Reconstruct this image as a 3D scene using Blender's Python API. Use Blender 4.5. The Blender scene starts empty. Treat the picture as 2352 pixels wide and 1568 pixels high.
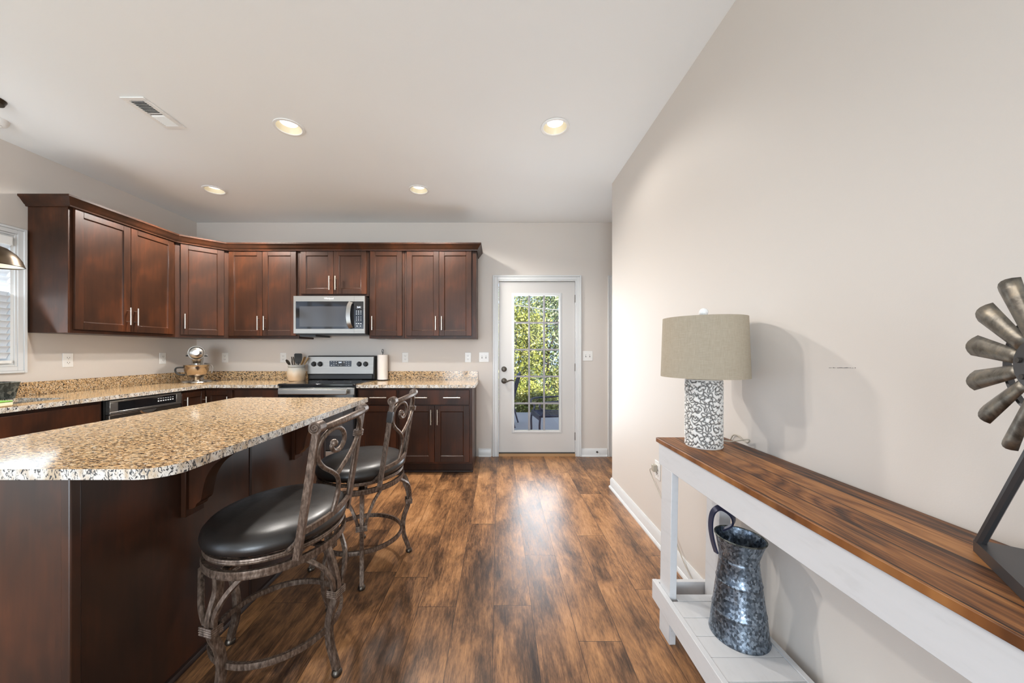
import bpy, bmesh, math, random
import numpy as np
from mathutils import Vector, Matrix

random.seed(7)
rng = np.random.default_rng(7)
PI = math.pi
S = bpy.context.scene
COL = S.collection
R = math.radians

# ------------------------------------------------------------------ camera
H_CAM = 1.23
cam_d = bpy.data.cameras.new('camera')
cam = bpy.data.objects.new('camera', cam_d)
COL.objects.link(cam)
cam.location = (0, 0, H_CAM)
cam.rotation_euler = (PI / 2, 0, 0)
cam_d.sensor_width = 36.0
cam_d.sensor_fit = 'HORIZONTAL'
cam_d.lens = 36.0 * 808.0 / 2352.0
cam_d.shift_x = (1176 - 1146) / 2352.0
cam_d.shift_y = (807 - 784) / 2352.0
cam_d.clip_start = 0.02
cam_d.clip_end = 200
S.camera = cam

# ------------------------------------------------------------------ view
S.view_settings.view_transform = 'Standard'
S.view_settings.look = 'None'
S.view_settings.exposure = 0.09
S.view_settings.gamma = 1.0
S.view_settings.use_curve_mapping = False

# ------------------------------------------------------------------ sky
W = bpy.data.worlds.new('sky')
S.world = W
W.use_nodes = True
bg = W.node_tree.nodes['Background']
bg.inputs[0].default_value = (0.60, 0.75, 1.0, 1)
bg.inputs[1].default_value = 1.5

# ------------------------------------------------------------------ sun
sun_d = bpy.data.lights.new('sun', 'SUN')
sun_d.energy = 13.0
sun_d.angle = R(0.6)
sun_d.color = (1.0, 0.95, 0.84)
sun = bpy.data.objects.new('sun', sun_d)
COL.objects.link(sun)
sun.location = (4, -8, 8)
sun.rotation_euler = Vector((-0.35, 0.72, -0.62)).to_track_quat('-Z', 'Y').to_euler()


def area(name, loc, direction, sx, sy, power, color, spread=180):
    d = bpy.data.lights.new(name, 'AREA')
    d.shape = 'RECTANGLE'
    d.size, d.size_y = sx, sy
    d.energy = power
    d.color = color
    d.spread = R(spread)
    o = bpy.data.objects.new(name, d)
    COL.objects.link(o)
    o.location = loc
    o.rotation_euler = Vector(direction).to_track_quat('-Z', 'Z').to_euler()
    return o


# next three: added fill light, as daylight from assumed, unseen windows
area('fill_light_rear', (-0.85, -3.5, 1.25), (-0.25, 1, 0.45), 2.2, 2.0, 180, (0.82, 0.92, 1.0))
area('fill_light_left', (-3.48, -1.2, 0.85), (1, 0.15, 0.0), 2.2, 1.2, 17, (0.82, 0.92, 1.0))
area('fill_light_dining', (-3.48, 0.62, 1.40), (1, 0.5, 0.70), 1.5, 1.6, 6, (0.82, 0.92, 1.0))
area('daylight_sink_window', (-3.465, 2.14, 1.6), (1, 0.1, 0.8), 0.8, 0.9, 7, (0.86, 0.94, 1.0))
area('daylight_patio_door', (0.445, 4.12, 1.10), (0, -1, 0.15), 0.5, 1.55, 20, (0.86, 0.93, 1.0))

S.cycles.diffuse_bounces = 8
S.cycles.max_bounces = 16

# ------------------------------------------------------------------ materials
def nmat(name):
    m = bpy.data.materials.new(name)
    m.use_nodes = True
    nt = m.node_tree
    b = nt.nodes['Principled BSDF']
    return m, nt, b


def N(nt, t, **kw):
    n = nt.nodes.new(t)
    for k, v in kw.items():
        setattr(n, k, v)
    return n


def L(nt, a, b):
    nt.links.new(a, b)


def mat(name, col, rough=0.5, metal=0.0, spec=0.5, coat=0.0, emis=None, es=0.0):
    m, nt, b = nmat(name)
    b.inputs['Base Color'].default_value = (*col, 1)
    b.inputs['Roughness'].default_value = rough
    b.inputs['Metallic'].default_value = metal
    b.inputs['Specular IOR Level'].default_value = spec
    b.inputs['Coat Weight'].default_value = coat
    b.inputs['Coat Roughness'].default_value = 0.1
    if emis:
        b.inputs['Emission Color'].default_value = (*emis, 1)
        b.inputs['Emission Strength'].default_value = es
    return m


def coords(nt, scale=(1, 1, 1), rot=(0, 0, 0), kind='Object'):
    tc = N(nt, 'ShaderNodeTexCoord')
    mp = N(nt, 'ShaderNodeMapping')
    mp.inputs['Scale'].default_value = scale
    mp.inputs['Rotation'].default_value = rot
    L(nt, tc.outputs[kind], mp.inputs['Vector'])
    return mp.outputs['Vector']


def noise(nt, vec, scale=5, detail=3, rough=0.55, dist=0.0):
    n = N(nt, 'ShaderNodeTexNoise')
    n.inputs['Scale'].default_value = scale
    n.inputs['Detail'].default_value = detail
    n.inputs['Roughness'].default_value = rough
    n.inputs['Distortion'].default_value = dist
    L(nt, vec, n.inputs['Vector'])
    return n.outputs['Fac']


def ramp(nt, fac, stops):
    n = N(nt, 'ShaderNodeValToRGB')
    e = n.color_ramp.elements
    while len(e) > 1:
        e.remove(e[-1])
    e[0].position = stops[0][0]
    e[0].color = (*stops[0][1], 1)
    for p, c in stops[1:]:
        k = e.new(p)
        k.color = (*c, 1)
    L(nt, fac, n.inputs['Fac'])
    return n.outputs['Color']


def mixc(nt, fac, a, b, mode='MIX'):
    n = N(nt, 'ShaderNodeMix', data_type='RGBA', blend_type=mode)
    for i, v in ((0, fac), (6, a), (7, b)):
        if hasattr(v, 'links') or hasattr(v, 'is_linked'):
            L(nt, v, n.inputs[i])
        elif i == 0:
            n.inputs[0].default_value = v
        else:
            n.inputs[i].default_value = (*v, 1)
    return n.outputs[2]


def math_n(nt, op, a, b=None):
    n = N(nt, 'ShaderNodeMath', operation=op)
    for i, v in ((0, a), (1, b)):
        if v is None:
            continue
        if hasattr(v, 'is_linked'):
            L(nt, v, n.inputs[i])
        else:
            n.inputs[i].default_value = v
    return n.outputs[0]


def bump(nt, b, fac, strength=0.2, dist=0.002):
    n = N(nt, 'ShaderNodeBump')
    n.inputs['Strength'].default_value = strength
    n.inputs['Distance'].default_value = dist
    L(nt, fac, n.inputs['Height'])
    L(nt, n.outputs['Normal'], b.inputs['Normal'])


def m_paint(name, col, rough, tex=0.12):
    m, nt, b = nmat(name)
    v = coords(nt)
    f = noise(nt, v, 1.3, 2)
    c = mixc(nt, f, tuple(x * 0.975 for x in col), tuple(min(1, x * 1.02) for x in col))
    L(nt, c, b.inputs['Base Color'])
    b.inputs['Roughness'].default_value = rough
    bump(nt, b, noise(nt, v, 260, 2), tex, 0.001)
    return m


M = {}
M['wall'] = m_paint('wall_paint', (0.655, 0.605, 0.555), 0.55)
M['ceiling'] = m_paint('ceiling_paint', (0.85, 0.872, 0.875), 0.75, 0.2)
M['trim'] = mat('trim_paint', (0.68, 0.69, 0.69), 0.32)
M['door'] = m_paint('door_paint', (0.575, 0.56, 0.54), 0.38, 0.05)
M['plate'] = mat('plate_plastic', (0.80, 0.79, 0.76), 0.3)
M['slot'] = mat('slot_dark', (0.05, 0.045, 0.04), 0.6)
M['white'] = mat('white_enamel', (0.82, 0.82, 0.80), 0.4)
M['black'] = mat('black_plastic', (0.012, 0.012, 0.012), 0.35)
M['blackglass'] = mat('black_glass', (0.010, 0.010, 0.011), 0.06, 0, 0.6)
M['greyglass'] = mat('oven_window_glass', (0.045, 0.045, 0.047), 0.12, 0, 0.6)
M['chrome'] = mat('polished_steel', (0.44, 0.42, 0.39), 0.26, 1.0)
M['nickel'] = mat('brushed_nickel', (0.78, 0.73, 0.64), 0.28, 1.0)
M['silvertext'] = mat('silver_lettering', (0.85, 0.85, 0.85), 0.4)
M['digits'] = mat('lit_digits', (0.8, 0.85, 1.0), 0.4, emis=(0.75, 0.85, 1.0), es=1.6)
M['bulb'] = mat('lit_bulb', (1, 1, 1), 0.4, emis=(1.0, 0.96, 0.90), es=1.9)
M['reflector'] = mat('reflector_cone', (0.80, 0.74, 0.56), 0.35)
M['screw'] = mat('dark_bronze', (0.10, 0.085, 0.07), 0.35, 0.9)
M['shade'] = None
M['crystal'] = mat('crystal_ball', (0.86, 0.86, 0.84), 0.12, 0, 0.6)
M['cord'] = mat('clear_cord', (0.42, 0.38, 0.31), 0.4)
M['bronze'] = mat('oiled_bronze', (0.055, 0.038, 0.022), 0.35, 0.85)
M['pendant_in'] = mat('pendant_inner', (0.85, 0.80, 0.68), 0.5)
M['paper'] = mat('paper_towel', (0.86, 0.80, 0.74), 0.9)
M['woodspoon'] = mat('pale_wood', (0.55, 0.36, 0.17), 0.55)
M['sponge'] = mat('cream_sponge', (0.78, 0.68, 0.48), 0.9)
M['scrub'] = mat('green_scrub', (0.20, 0.42, 0.08), 0.9)
M['iron'] = mat('painted_iron', (0.035, 0.038, 0.075), 0.34, 0.3)
M['bluepot'] = mat('blue_glaze', (0.05, 0.10, 0.26), 0.25)
M['bark'] = mat('bark', (0.10, 0.075, 0.055), 0.9)
M['patio'] = m_paint('patio_concrete', (0.30, 0.29, 0.31), 0.8, 0.3)
M['lawn'] = m_paint('lawn', (0.045, 0.075, 0.02), 0.95, 0.5)
M['roof'] = mat('roof_shingle', (0.10, 0.09, 0.085), 0.9)
M['cable'] = mat('cable_grey', (0.25, 0.25, 0.25), 0.5)


def m_floor():
    m, nt, b = nmat('distressed_plank_floor')
    tc = N(nt, 'ShaderNodeTexCoord')
    sp = N(nt, 'ShaderNodeSeparateXYZ')
    L(nt, tc.outputs['Object'], sp.inputs[0])
    x, y = sp.outputs[0], sp.outputs[1]
    PW, PL = 0.182, 1.22
    u = math_n(nt, 'DIVIDE', math_n(nt, 'ADD', x, 10.035), PW)
    colm = math_n(nt, 'FLOOR', u)
    fu = math_n(nt, 'FRACT', u)
    wn = N(nt, 'ShaderNodeTexWhiteNoise', noise_dimensions='1D')
    L(nt, colm, wn.inputs['W'])
    v = math_n(nt, 'ADD', math_n(nt, 'DIVIDE', math_n(nt, 'ADD', y, 10.0), PL), wn.outputs['Value'])
    row = math_n(nt, 'FLOOR', v)
    fv = math_n(nt, 'FRACT', v)
    cb = N(nt, 'ShaderNodeCombineXYZ')
    L(nt, colm, cb.inputs[0])
    L(nt, row, cb.inputs[1])
    wn2 = N(nt, 'ShaderNodeTexWhiteNoise', noise_dimensions='3D')
    L(nt, cb.outputs[0], wn2.inputs['Vector'])
    pid = wn2.outputs['Value']
    off = math_n(nt, 'MULTIPLY', pid, 37.0)

    def gv(sx, sy):
        c = N(nt, 'ShaderNodeCombineXYZ')
        L(nt, math_n(nt, 'MULTIPLY', x, sx), c.inputs[0])
        L(nt, math_n(nt, 'MULTIPLY', y, sy), c.inputs[1])
        L(nt, off, c.inputs[2])
        return c.outputs[0]
    big = noise(nt, gv(7.5, 2.4), 1.0, 5, 0.68, 0.35)
    mid = noise(nt, gv(85, 9.0), 1.0, 4, 0.68, 0.2)
    fine = noise(nt, gv(330, 26.0), 1.0, 4, 0.75, 0.2)
    s = math_n(nt, 'ADD', math_n(nt, 'MULTIPLY', big, 0.78), math_n(nt, 'MULTIPLY', mid, 0.34))
    s = math_n(nt, 'ADD', s, math_n(nt, 'MULTIPLY', fine, 0.32))
    s = math_n(nt, 'ADD', s, math_n(nt, 'MULTIPLY', math_n(nt, 'SUBTRACT', pid, 0.5), 0.16))
    c = ramp(nt, s, [(0.50, (0.030, 0.016, 0.011)), (0.60, (0.085, 0.043, 0.022)), (0.70, (0.20, 0.096, 0.044)),
                     (0.82, (0.40, 0.195, 0.080)), (0.98, (0.56, 0.31, 0.15))])
    # seams
    eu = math_n(nt, 'MINIMUM', fu, math_n(nt, 'SUBTRACT', 1.0, fu))
    ev = math_n(nt, 'MINIMUM', fv, math_n(nt, 'SUBTRACT', 1.0, fv))
    su = math_n(nt, 'LESS_THAN', eu, 0.0075)
    sv = math_n(nt, 'LESS_THAN', ev, 0.0012)
    seam = math_n(nt, 'MAXIMUM', su, sv)
    c = mixc(nt, math_n(nt, 'MULTIPLY', seam, 0.75), c, (0.018, 0.010, 0.007))
    L(nt, c, b.inputs['Base Color'])
    rr = N(nt, 'ShaderNodeMapRange')
    L(nt, mid, rr.inputs[0])
    rr.inputs[3].default_value = 0.24
    rr.inputs[4].default_value = 0.40
    L(nt, rr.outputs[0], b.inputs['Roughness'])
    b.inputs['Specular IOR Level'].default_value = 0.42
    hb = math_n(nt, 'SUBTRACT', math_n(nt, 'ADD', fine, mid), math_n(nt, 'MULTIPLY', seam, 1.5))
    bump(nt, b, hb, 0.25, 0.0012)
    return m


M['floor'] = m_floor()


def m_cabinet():
    m, nt, b = nmat('cherry_stained_cabinet')
    v = coords(nt, (1, 1, 0.55))
    a = noise(nt, v, 4.5, 3, 0.6, 0.4)
    f = noise(nt, coords(nt, (60, 60, 5)), 1.0, 3)
    s = math_n(nt, 'ADD', math_n(nt, 'MULTIPLY', a, 0.8), math_n(nt, 'MULTIPLY', f, 0.2))
    c = ramp(nt, s, [(0.32, (0.021, 0.0100, 0.0062)), (0.50, (0.038, 0.0152, 0.0080)), (0.64, (0.068, 0.0225, 0.0098)), (0.78, (0.12, 0.036, 0.0130))])
    L(nt, c, b.inputs['Base Color'])
    b.inputs['Roughness'].default_value = 0.36
    b.inputs['Specular IOR Level'].default_value = 0.24
    bump(nt, b, f, 0.08, 0.0006)
    return m


M['cab'] = m_cabinet()
M['island'] = m_cabinet()
M['island'].name = 'satin_island_panel'
M['island'].node_tree.nodes['Principled BSDF'].inputs['Specular IOR Level'].default_value = 0.60
M['island'].node_tree.nodes['Principled BSDF'].inputs['Roughness'].default_value = 0.33
M['cabdark'] = mat('cabinet_dark_wood', (0.022, 0.009, 0.006), 0.5)  # plain darker wood for shoe strips, panel seam and end stile


def m_granite():
    m, nt, b = nmat('speckled_gold_granite')
    v0 = coords(nt)
    base = ramp(nt, noise(nt, v0, 62, 4, 0.65, 0.6),
                [(0.30, (0.40, 0.22, 0.095)), (0.46, (0.70, 0.455, 0.225)), (0.60, (0.79, 0.60, 0.37)), (0.76, (0.82, 0.74, 0.62))])
    v1 = coords(nt, (0.50, 1.35, 1.0), (0, 0, 0.12))
    fl = noise(nt, v1, 120, 3, 0.6, 0.9)
    k1 = ramp(nt, fl, [(0.517, (0, 0, 0)), (0.545, (1, 1, 1))])
    c = mixc(nt, k1, base, (0.022, 0.017, 0.016))
    fl2 = noise(nt, v1, 230, 2, 0.5, 0.5)
    k2 = ramp(nt, fl2, [(0.60, (0, 0, 0)), (0.66, (1, 1, 1))])
    c = mixc(nt, k2, c, (0.20, 0.12, 0.075))
    fl3 = noise(nt, coords(nt, (1, 1, 1), (0.4, 0.2, 0.9)), 110, 2, 0.5, 0.8)
    k3 = ramp(nt, fl3, [(0.66, (0, 0, 0)), (0.70, (1, 1, 1))])
    c = mixc(nt, k3, c, (0.80, 0.76, 0.70))
    L(nt, c, b.inputs['Base Color'])
    b.inputs['Roughness'].default_value = 0.10
    b.inputs['Specular IOR Level'].default_value = 0.5
    return m


M['granite'] = m_granite()


def m_granite_edge():
    # rough chiselled edge of the slab: paler, coarser crystals with black veins
    m, nt, b = nmat('chiselled_granite_edge')
    v = coords(nt, (1, 1, 0.55))
    base = ramp(nt, noise(nt, v, 40, 3), [(0.35, (0.52, 0.40, 0.27)), (0.6, (0.74, 0.70, 0.64))])
    k = ramp(nt, noise(nt, v, 95, 3, 0.6, 1.6), [(0.54, (0, 0, 0)), (0.575, (1, 1, 1))])
    c = mixc(nt, k, base, (0.035, 0.035, 0.038))
    L(nt, c, b.inputs['Base Color'])
    b.inputs['Roughness'].default_value = 0.32
    bump(nt, b, noise(nt, v, 60, 3), 0.5, 0.003)
    return m


M['granite_edge'] = m_granite_edge()


def m_steel():
    m, nt, b = nmat('brushed_stainless')
    f = noise(nt, coords(nt, (2, 2, 260)), 1.0, 2)
    c = ramp(nt, f, [(0.3, (0.33, 0.315, 0.29)), (0.7, (0.42, 0.40, 0.37))])
    L(nt, c, b.inputs['Base Color'])
    b.inputs['Metallic'].default_value = 0.95
    b.inputs['Roughness'].default_value = 0.36
    return m


M['steel'] = m_steel()
M['dw_steel'] = mat('dark_stainless', (0.20, 0.17, 0.14), 0.28, 0.9)


def m_stool_metal():
    m, nt, b = nmat('brushed_bronze_metal')
    f = noise(nt, coords(nt, (110, 110, 40)), 1.0, 3, 0.6)
    f2 = noise(nt, coords(nt), 9, 2)
    c = ramp(nt, f, [(0.34, (0.075, 0.052, 0.039)), (0.52, (0.185, 0.132, 0.099)), (0.70, (0.33, 0.255, 0.205))])
    c = mixc(nt, math_n(nt, 'MULTIPLY', f2, 0.5), c, (0.060, 0.038, 0.028))
    L(nt, c, b.inputs['Base Color'])
    b.inputs['Metallic'].default_value = 0.55
    b.inputs['Roughness'].default_value = 0.37
    return m


M['stool'] = m_stool_metal()


def m_leather():
    m, nt, b = nmat('black_leather')
    v = coords(nt)
    f = noise(nt, v, 220, 3)
    b.inputs['Base Color'].default_value = (0.014, 0.012, 0.011, 1)
    rr = N(nt, 'ShaderNodeMapRange')
    L(nt, noise(nt, v, 30, 3), rr.inputs[0])
    rr.inputs[3].default_value = 0.25
    rr.inputs[4].default_value = 0.42
    L(nt, rr.outputs[0], b.inputs['Roughness'])
    b.inputs['Specular IOR Level'].default_value = 0.65
    bump(nt, b, f, 0.2, 0.001)
    return m


M['leather'] = m_leather()


def m_tabletop():
    m, nt, b = nmat('stained_pine_boards')
    tc = N(nt, 'ShaderNodeTexCoord')
    sp = N(nt, 'ShaderNodeSeparateXYZ')
    L(nt, tc.outputs['Object'], sp.inputs[0])
    x, y = sp.outputs[0], sp.outputs[1]
    u = math_n(nt, 'DIVIDE', math_n(nt, 'ADD', x, 2.0), 0.0775)
    colm = math_n(nt, 'FLOOR', u)
    fu = math_n(nt, 'FRACT', u)
    wn = N(nt, 'ShaderNodeTexWhiteNoise', noise_dimensions='1D')
    L(nt, colm, wn.inputs['W'])
    off = math_n(nt, 'MULTIPLY', wn.outputs['Value'], 23.0)

    def gv(sx, sy):
        c = N(nt, 'ShaderNodeCombineXYZ')
        L(nt, math_n(nt, 'MULTIPLY', x, sx), c.inputs[0])
        L(nt, math_n(nt, 'MULTIPLY', y, sy), c.inputs[1])
        L(nt, off, c.inputs[2])
        return c.outputs[0]
    big = noise(nt, gv(9, 1.9), 1.0, 4, 0.65, 0.8)
    # cathedral grain: growth rings cut along the board
    rg = noise(nt, gv(7.5, 0.9), 1.0, 1, 0.4, 0.2)
    rings = math_n(nt, 'ABSOLUTE', math_n(nt, 'SUBTRACT', math_n(nt, 'FRACT', math_n(nt, 'MULTIPLY', rg, 24.0)), 0.5))
    fine = noise(nt, gv(200, 5), 1.0, 4, 0.7)
    s = math_n(nt, 'ADD', math_n(nt, 'MULTIPLY', big, 0.62), math_n(nt, 'MULTIPLY', rings, 0.20))
    s = math_n(nt, 'ADD', s, math_n(nt, 'MULTIPLY', fine, 0.50))
    s = math_n(nt, 'SUBTRACT', s, 0.055)
    s = math_n(nt, 'ADD', s, math_n(nt, 'MULTIPLY', math_n(nt, 'SUBTRACT', wn.outputs['Value'], 0.5), 0.20))
    c = ramp(nt, s, [(0.36, (0.016, 0.009, 0.007)), (0.46, (0.075, 0.028, 0.011)), (0.56, (0.21, 0.080, 0.025)), (0.72, (0.40, 0.18, 0.060))])
    # worn saw marks and dark smudges
    sm = ramp(nt, noise(nt, gv(6, 3), 1.0, 3, 0.6, 0.8), [(0.58, (0, 0, 0)), (0.72, (1, 1, 1))])
    c = mixc(nt, math_n(nt, 'MULTIPLY', sm, 0.35), c, (0.038, 0.030, 0.027))
    eu = math_n(nt, 'MINIMUM', fu, math_n(nt, 'SUBTRACT', 1.0, fu))
    seam = math_n(nt, 'LESS_THAN', eu, 0.028)
    c = mixc(nt, math_n(nt, 'MULTIPLY', seam, 0.85), c, (0.012, 0.008, 0.006))
    L(nt, c, b.inputs['Base Color'])
    b.inputs['Roughness'].default_value = 0.46
    b.inputs['Specular IOR Level'].default_value = 0.3
    bump(nt, b, math_n(nt, 'SUBTRACT', fine, math_n(nt, 'MULTIPLY', seam, 2.0)), 0.25, 0.001)
    return m


M['tabletop'] = m_tabletop()


def m_whitewood():
    m, nt, b = nmat('white_painted_wood')
    v = coords(nt, (14, 3, 14))
    f = noise(nt, v, 3, 3, 0.6, 0.6)
    c = ramp(nt, f, [(0.25, (0.57, 0.57, 0.575)), (0.45, (0.61, 0.612, 0.62)), (0.8, (0.63, 0.63, 0.64))])
    kn = ramp(nt, noise(nt, coords(nt), 42, 1), [(0.78, (0, 0, 0)), (0.82, (1, 1, 1))])
    c = mixc(nt, math_n(nt, 'MULTIPLY', kn, 0.6), c, (0.35, 0.27, 0.20))
    L(nt, c, b.inputs['Base Color'])
    b.inputs['Roughness'].default_value = 0.42
    return m


M['whitewood'] = m_whitewood()


def m_galv(name, c0, c1, c2, rough=0.3, scale=75):
    m, nt, b = nmat(name)
    vo = N(nt, 'ShaderNodeTexVoronoi', feature='F1')
    vo.inputs['Scale'].default_value = scale
    L(nt, coords(nt, (1, 1, 0.75)), vo.inputs['Vector'])
    sp = N(nt, 'ShaderNodeSeparateColor')
    L(nt, vo.outputs['Color'], sp.inputs[0])
    c = ramp(nt, sp.outputs[0], [(0.1, c0), (0.5, c1), (0.9, c2)])
    L(nt, c, b.inputs['Base Color'])
    b.inputs['Metallic'].default_value = 0.85
    rr = N(nt, 'ShaderNodeMapRange')
    L(nt, sp.outputs[1], rr.inputs[0])
    rr.inputs[3].default_value = rough - 0.1
    rr.inputs[4].default_value = rough + 0.14
    L(nt, rr.outputs[0], b.inputs['Roughness'])
    return m


M['galv'] = m_galv('galvanized_spangle', (0.07, 0.085, 0.105), (0.14, 0.17, 0.21), (0.27, 0.32, 0.38), 0.32, 150)
M['galvtub'] = m_galv('weathered_zinc', (0.05, 0.055, 0.05), (0.10, 0.11, 0.10), (0.20, 0.21, 0.19), 0.5, 60)


def m_mill():
    m, nt, b = nmat('aged_zinc_blade')
    v = coords(nt)
    f = noise(nt, v, 38, 4, 0.65, 0.4)
    c = ramp(nt, f, [(0.32, (0.085, 0.075, 0.062)), (0.5, (0.19, 0.175, 0.15)), (0.7, (0.30, 0.26, 0.20))])
    L(nt, c, b.inputs['Base Color'])
    b.inputs['Metallic'].default_value = 0.75
    b.inputs['Roughness'].default_value = 0.38
    return m


M['mill'] = m_mill()
M['millframe'] = mat('mill_frame_iron', (0.10, 0.10, 0.105), 0.42, 0.8)
M['leafgroove'] = None


def m_shade():
    m, nt, b = nmat('linen_shade')
    v = coords(nt, (1, 1, 1))
    f = noise(nt, coords(nt, (40, 40, 900)), 1.0, 2)
    f2 = noise(nt, coords(nt, (600, 600, 30)), 1.0, 2)
    s = math_n(nt, 'ADD', math_n(nt, 'MULTIPLY', f, 0.5), math_n(nt, 'MULTIPLY', f2, 0.5))
    c = ramp(nt, s, [(0.35, (0.335, 0.285, 0.210)), (0.65, (0.42, 0.36, 0.275))])
    L(nt, c, b.inputs['Base Color'])
    b.inputs['Roughness'].default_value = 0.9
    bump(nt, b, s, 0.3, 0.001)
    return m


M['shade'] = m_shade()


def m_embossed():
    m, nt, b = nmat('embossed_ceramic_dark_wash')
    at = N(nt, 'ShaderNodeAttribute', attribute_name='wash')
    c = mixc(nt, at.outputs['Fac'], (0.76, 0.74, 0.70), (0.055, 0.050, 0.046))
    L(nt, c, b.inputs['Base Color'])
    b.inputs['Roughness'].default_value = 0.38
    return m


M['embossed'] = m_embossed()


def m_crock():
    m, nt, b = nmat('two_tone_stoneware')
    tc = N(nt, 'ShaderNodeTexCoord')
    sp = N(nt, 'ShaderNodeSeparateXYZ')
    L(nt, tc.outputs['Object'], sp.inputs[0])
    nz = noise(nt, coords(nt, (30, 30, 6)), 1.0, 3)
    z = math_n(nt, 'ADD', sp.outputs[2], math_n(nt, 'MULTIPLY', nz, 0.07))
    c = ramp(nt, z, [(0.09, (0.46, 0.34, 0.22)), (0.135, (0.50, 0.42, 0.32)), (0.175, (0.34, 0.33, 0.30)), (0.25, (0.24, 0.24, 0.23))])
    L(nt, c, b.inputs['Base Color'])
    b.inputs['Roughness'].default_value = 0.4
    return m


M['crock'] = m_crock()


def m_glass():
    m = bpy.data.materials.new('window_glass')
    m.use_nodes = True
    nt = m.node_tree
    nt.nodes.clear()
    o = N(nt, 'ShaderNodeOutputMaterial')
    mx = N(nt, 'ShaderNodeMixShader')
    t = N(nt, 'ShaderNodeBsdfTransparent')
    g = N(nt, 'ShaderNodeBsdfGlossy')
    g.inputs['Roughness'].default_value = 0.01
    fr = N(nt, 'ShaderNodeFresnel')
    fr.inputs['IOR'].default_value = 1.45
    t.inputs[0].default_value = (0.97, 0.98, 0.98, 1)
    L(nt, fr.outputs[0], mx.inputs[0])
    L(nt, t.outputs[0], mx.inputs[1])
    L(nt, g.outputs[0], mx.inputs[2])
    L(nt, mx.outputs[0], o.inputs[0])
    return m


M['glass'] = m_glass()


def m_leaf(name, c0, c1, c2):
    m, nt, b = nmat(name)
    f = noise(nt, coords(nt), 3.5, 4, 0.7)
    c = ramp(nt, f, [(0.36, c0), (0.52, c1), (0.68, c2)])
    L(nt, c, b.inputs['Base Color'])
    b.inputs['Roughness'].default_value = 0.45
    return m


M['leaf_yellow'] = m_leaf('leaf_yellow_green', (0.10, 0.14, 0.02), (0.30, 0.31, 0.06), (0.62, 0.57, 0.24))
M['leaf_green'] = m_leaf('leaf_mid_green', (0.025, 0.065, 0.018), (0.10, 0.17, 0.05), (0.42, 0.46, 0.26))
M['leaf_pale'] = m_leaf('leaf_pale_green', (0.05, 0.10, 0.03), (0.24, 0.29, 0.12), (0.75, 0.72, 0.55))  # palest tone put in for white sun highlights on the leaves
def m_slat():
    m = bpy.data.materials.new('blind_slat')
    m.use_nodes = True
    nt = m.node_tree
    b = nt.nodes['Principled BSDF']
    b.inputs['Base Color'].default_value = (0.82, 0.84, 0.86, 1)
    b.inputs['Roughness'].default_value = 0.4
    tr = N(nt, 'ShaderNodeBsdfTranslucent')
    tr.inputs[0].default_value = (0.82, 0.86, 0.92, 1)
    mx = N(nt, 'ShaderNodeMixShader')
    mx.inputs[0].default_value = 0.18
    L(nt, b.outputs[0], mx.inputs[1])
    L(nt, tr.outputs[0], mx.inputs[2])
    L(nt, mx.outputs[0], nt.nodes['Material Output'].inputs[0])
    return m


M['slat'] = m_slat()

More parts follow.
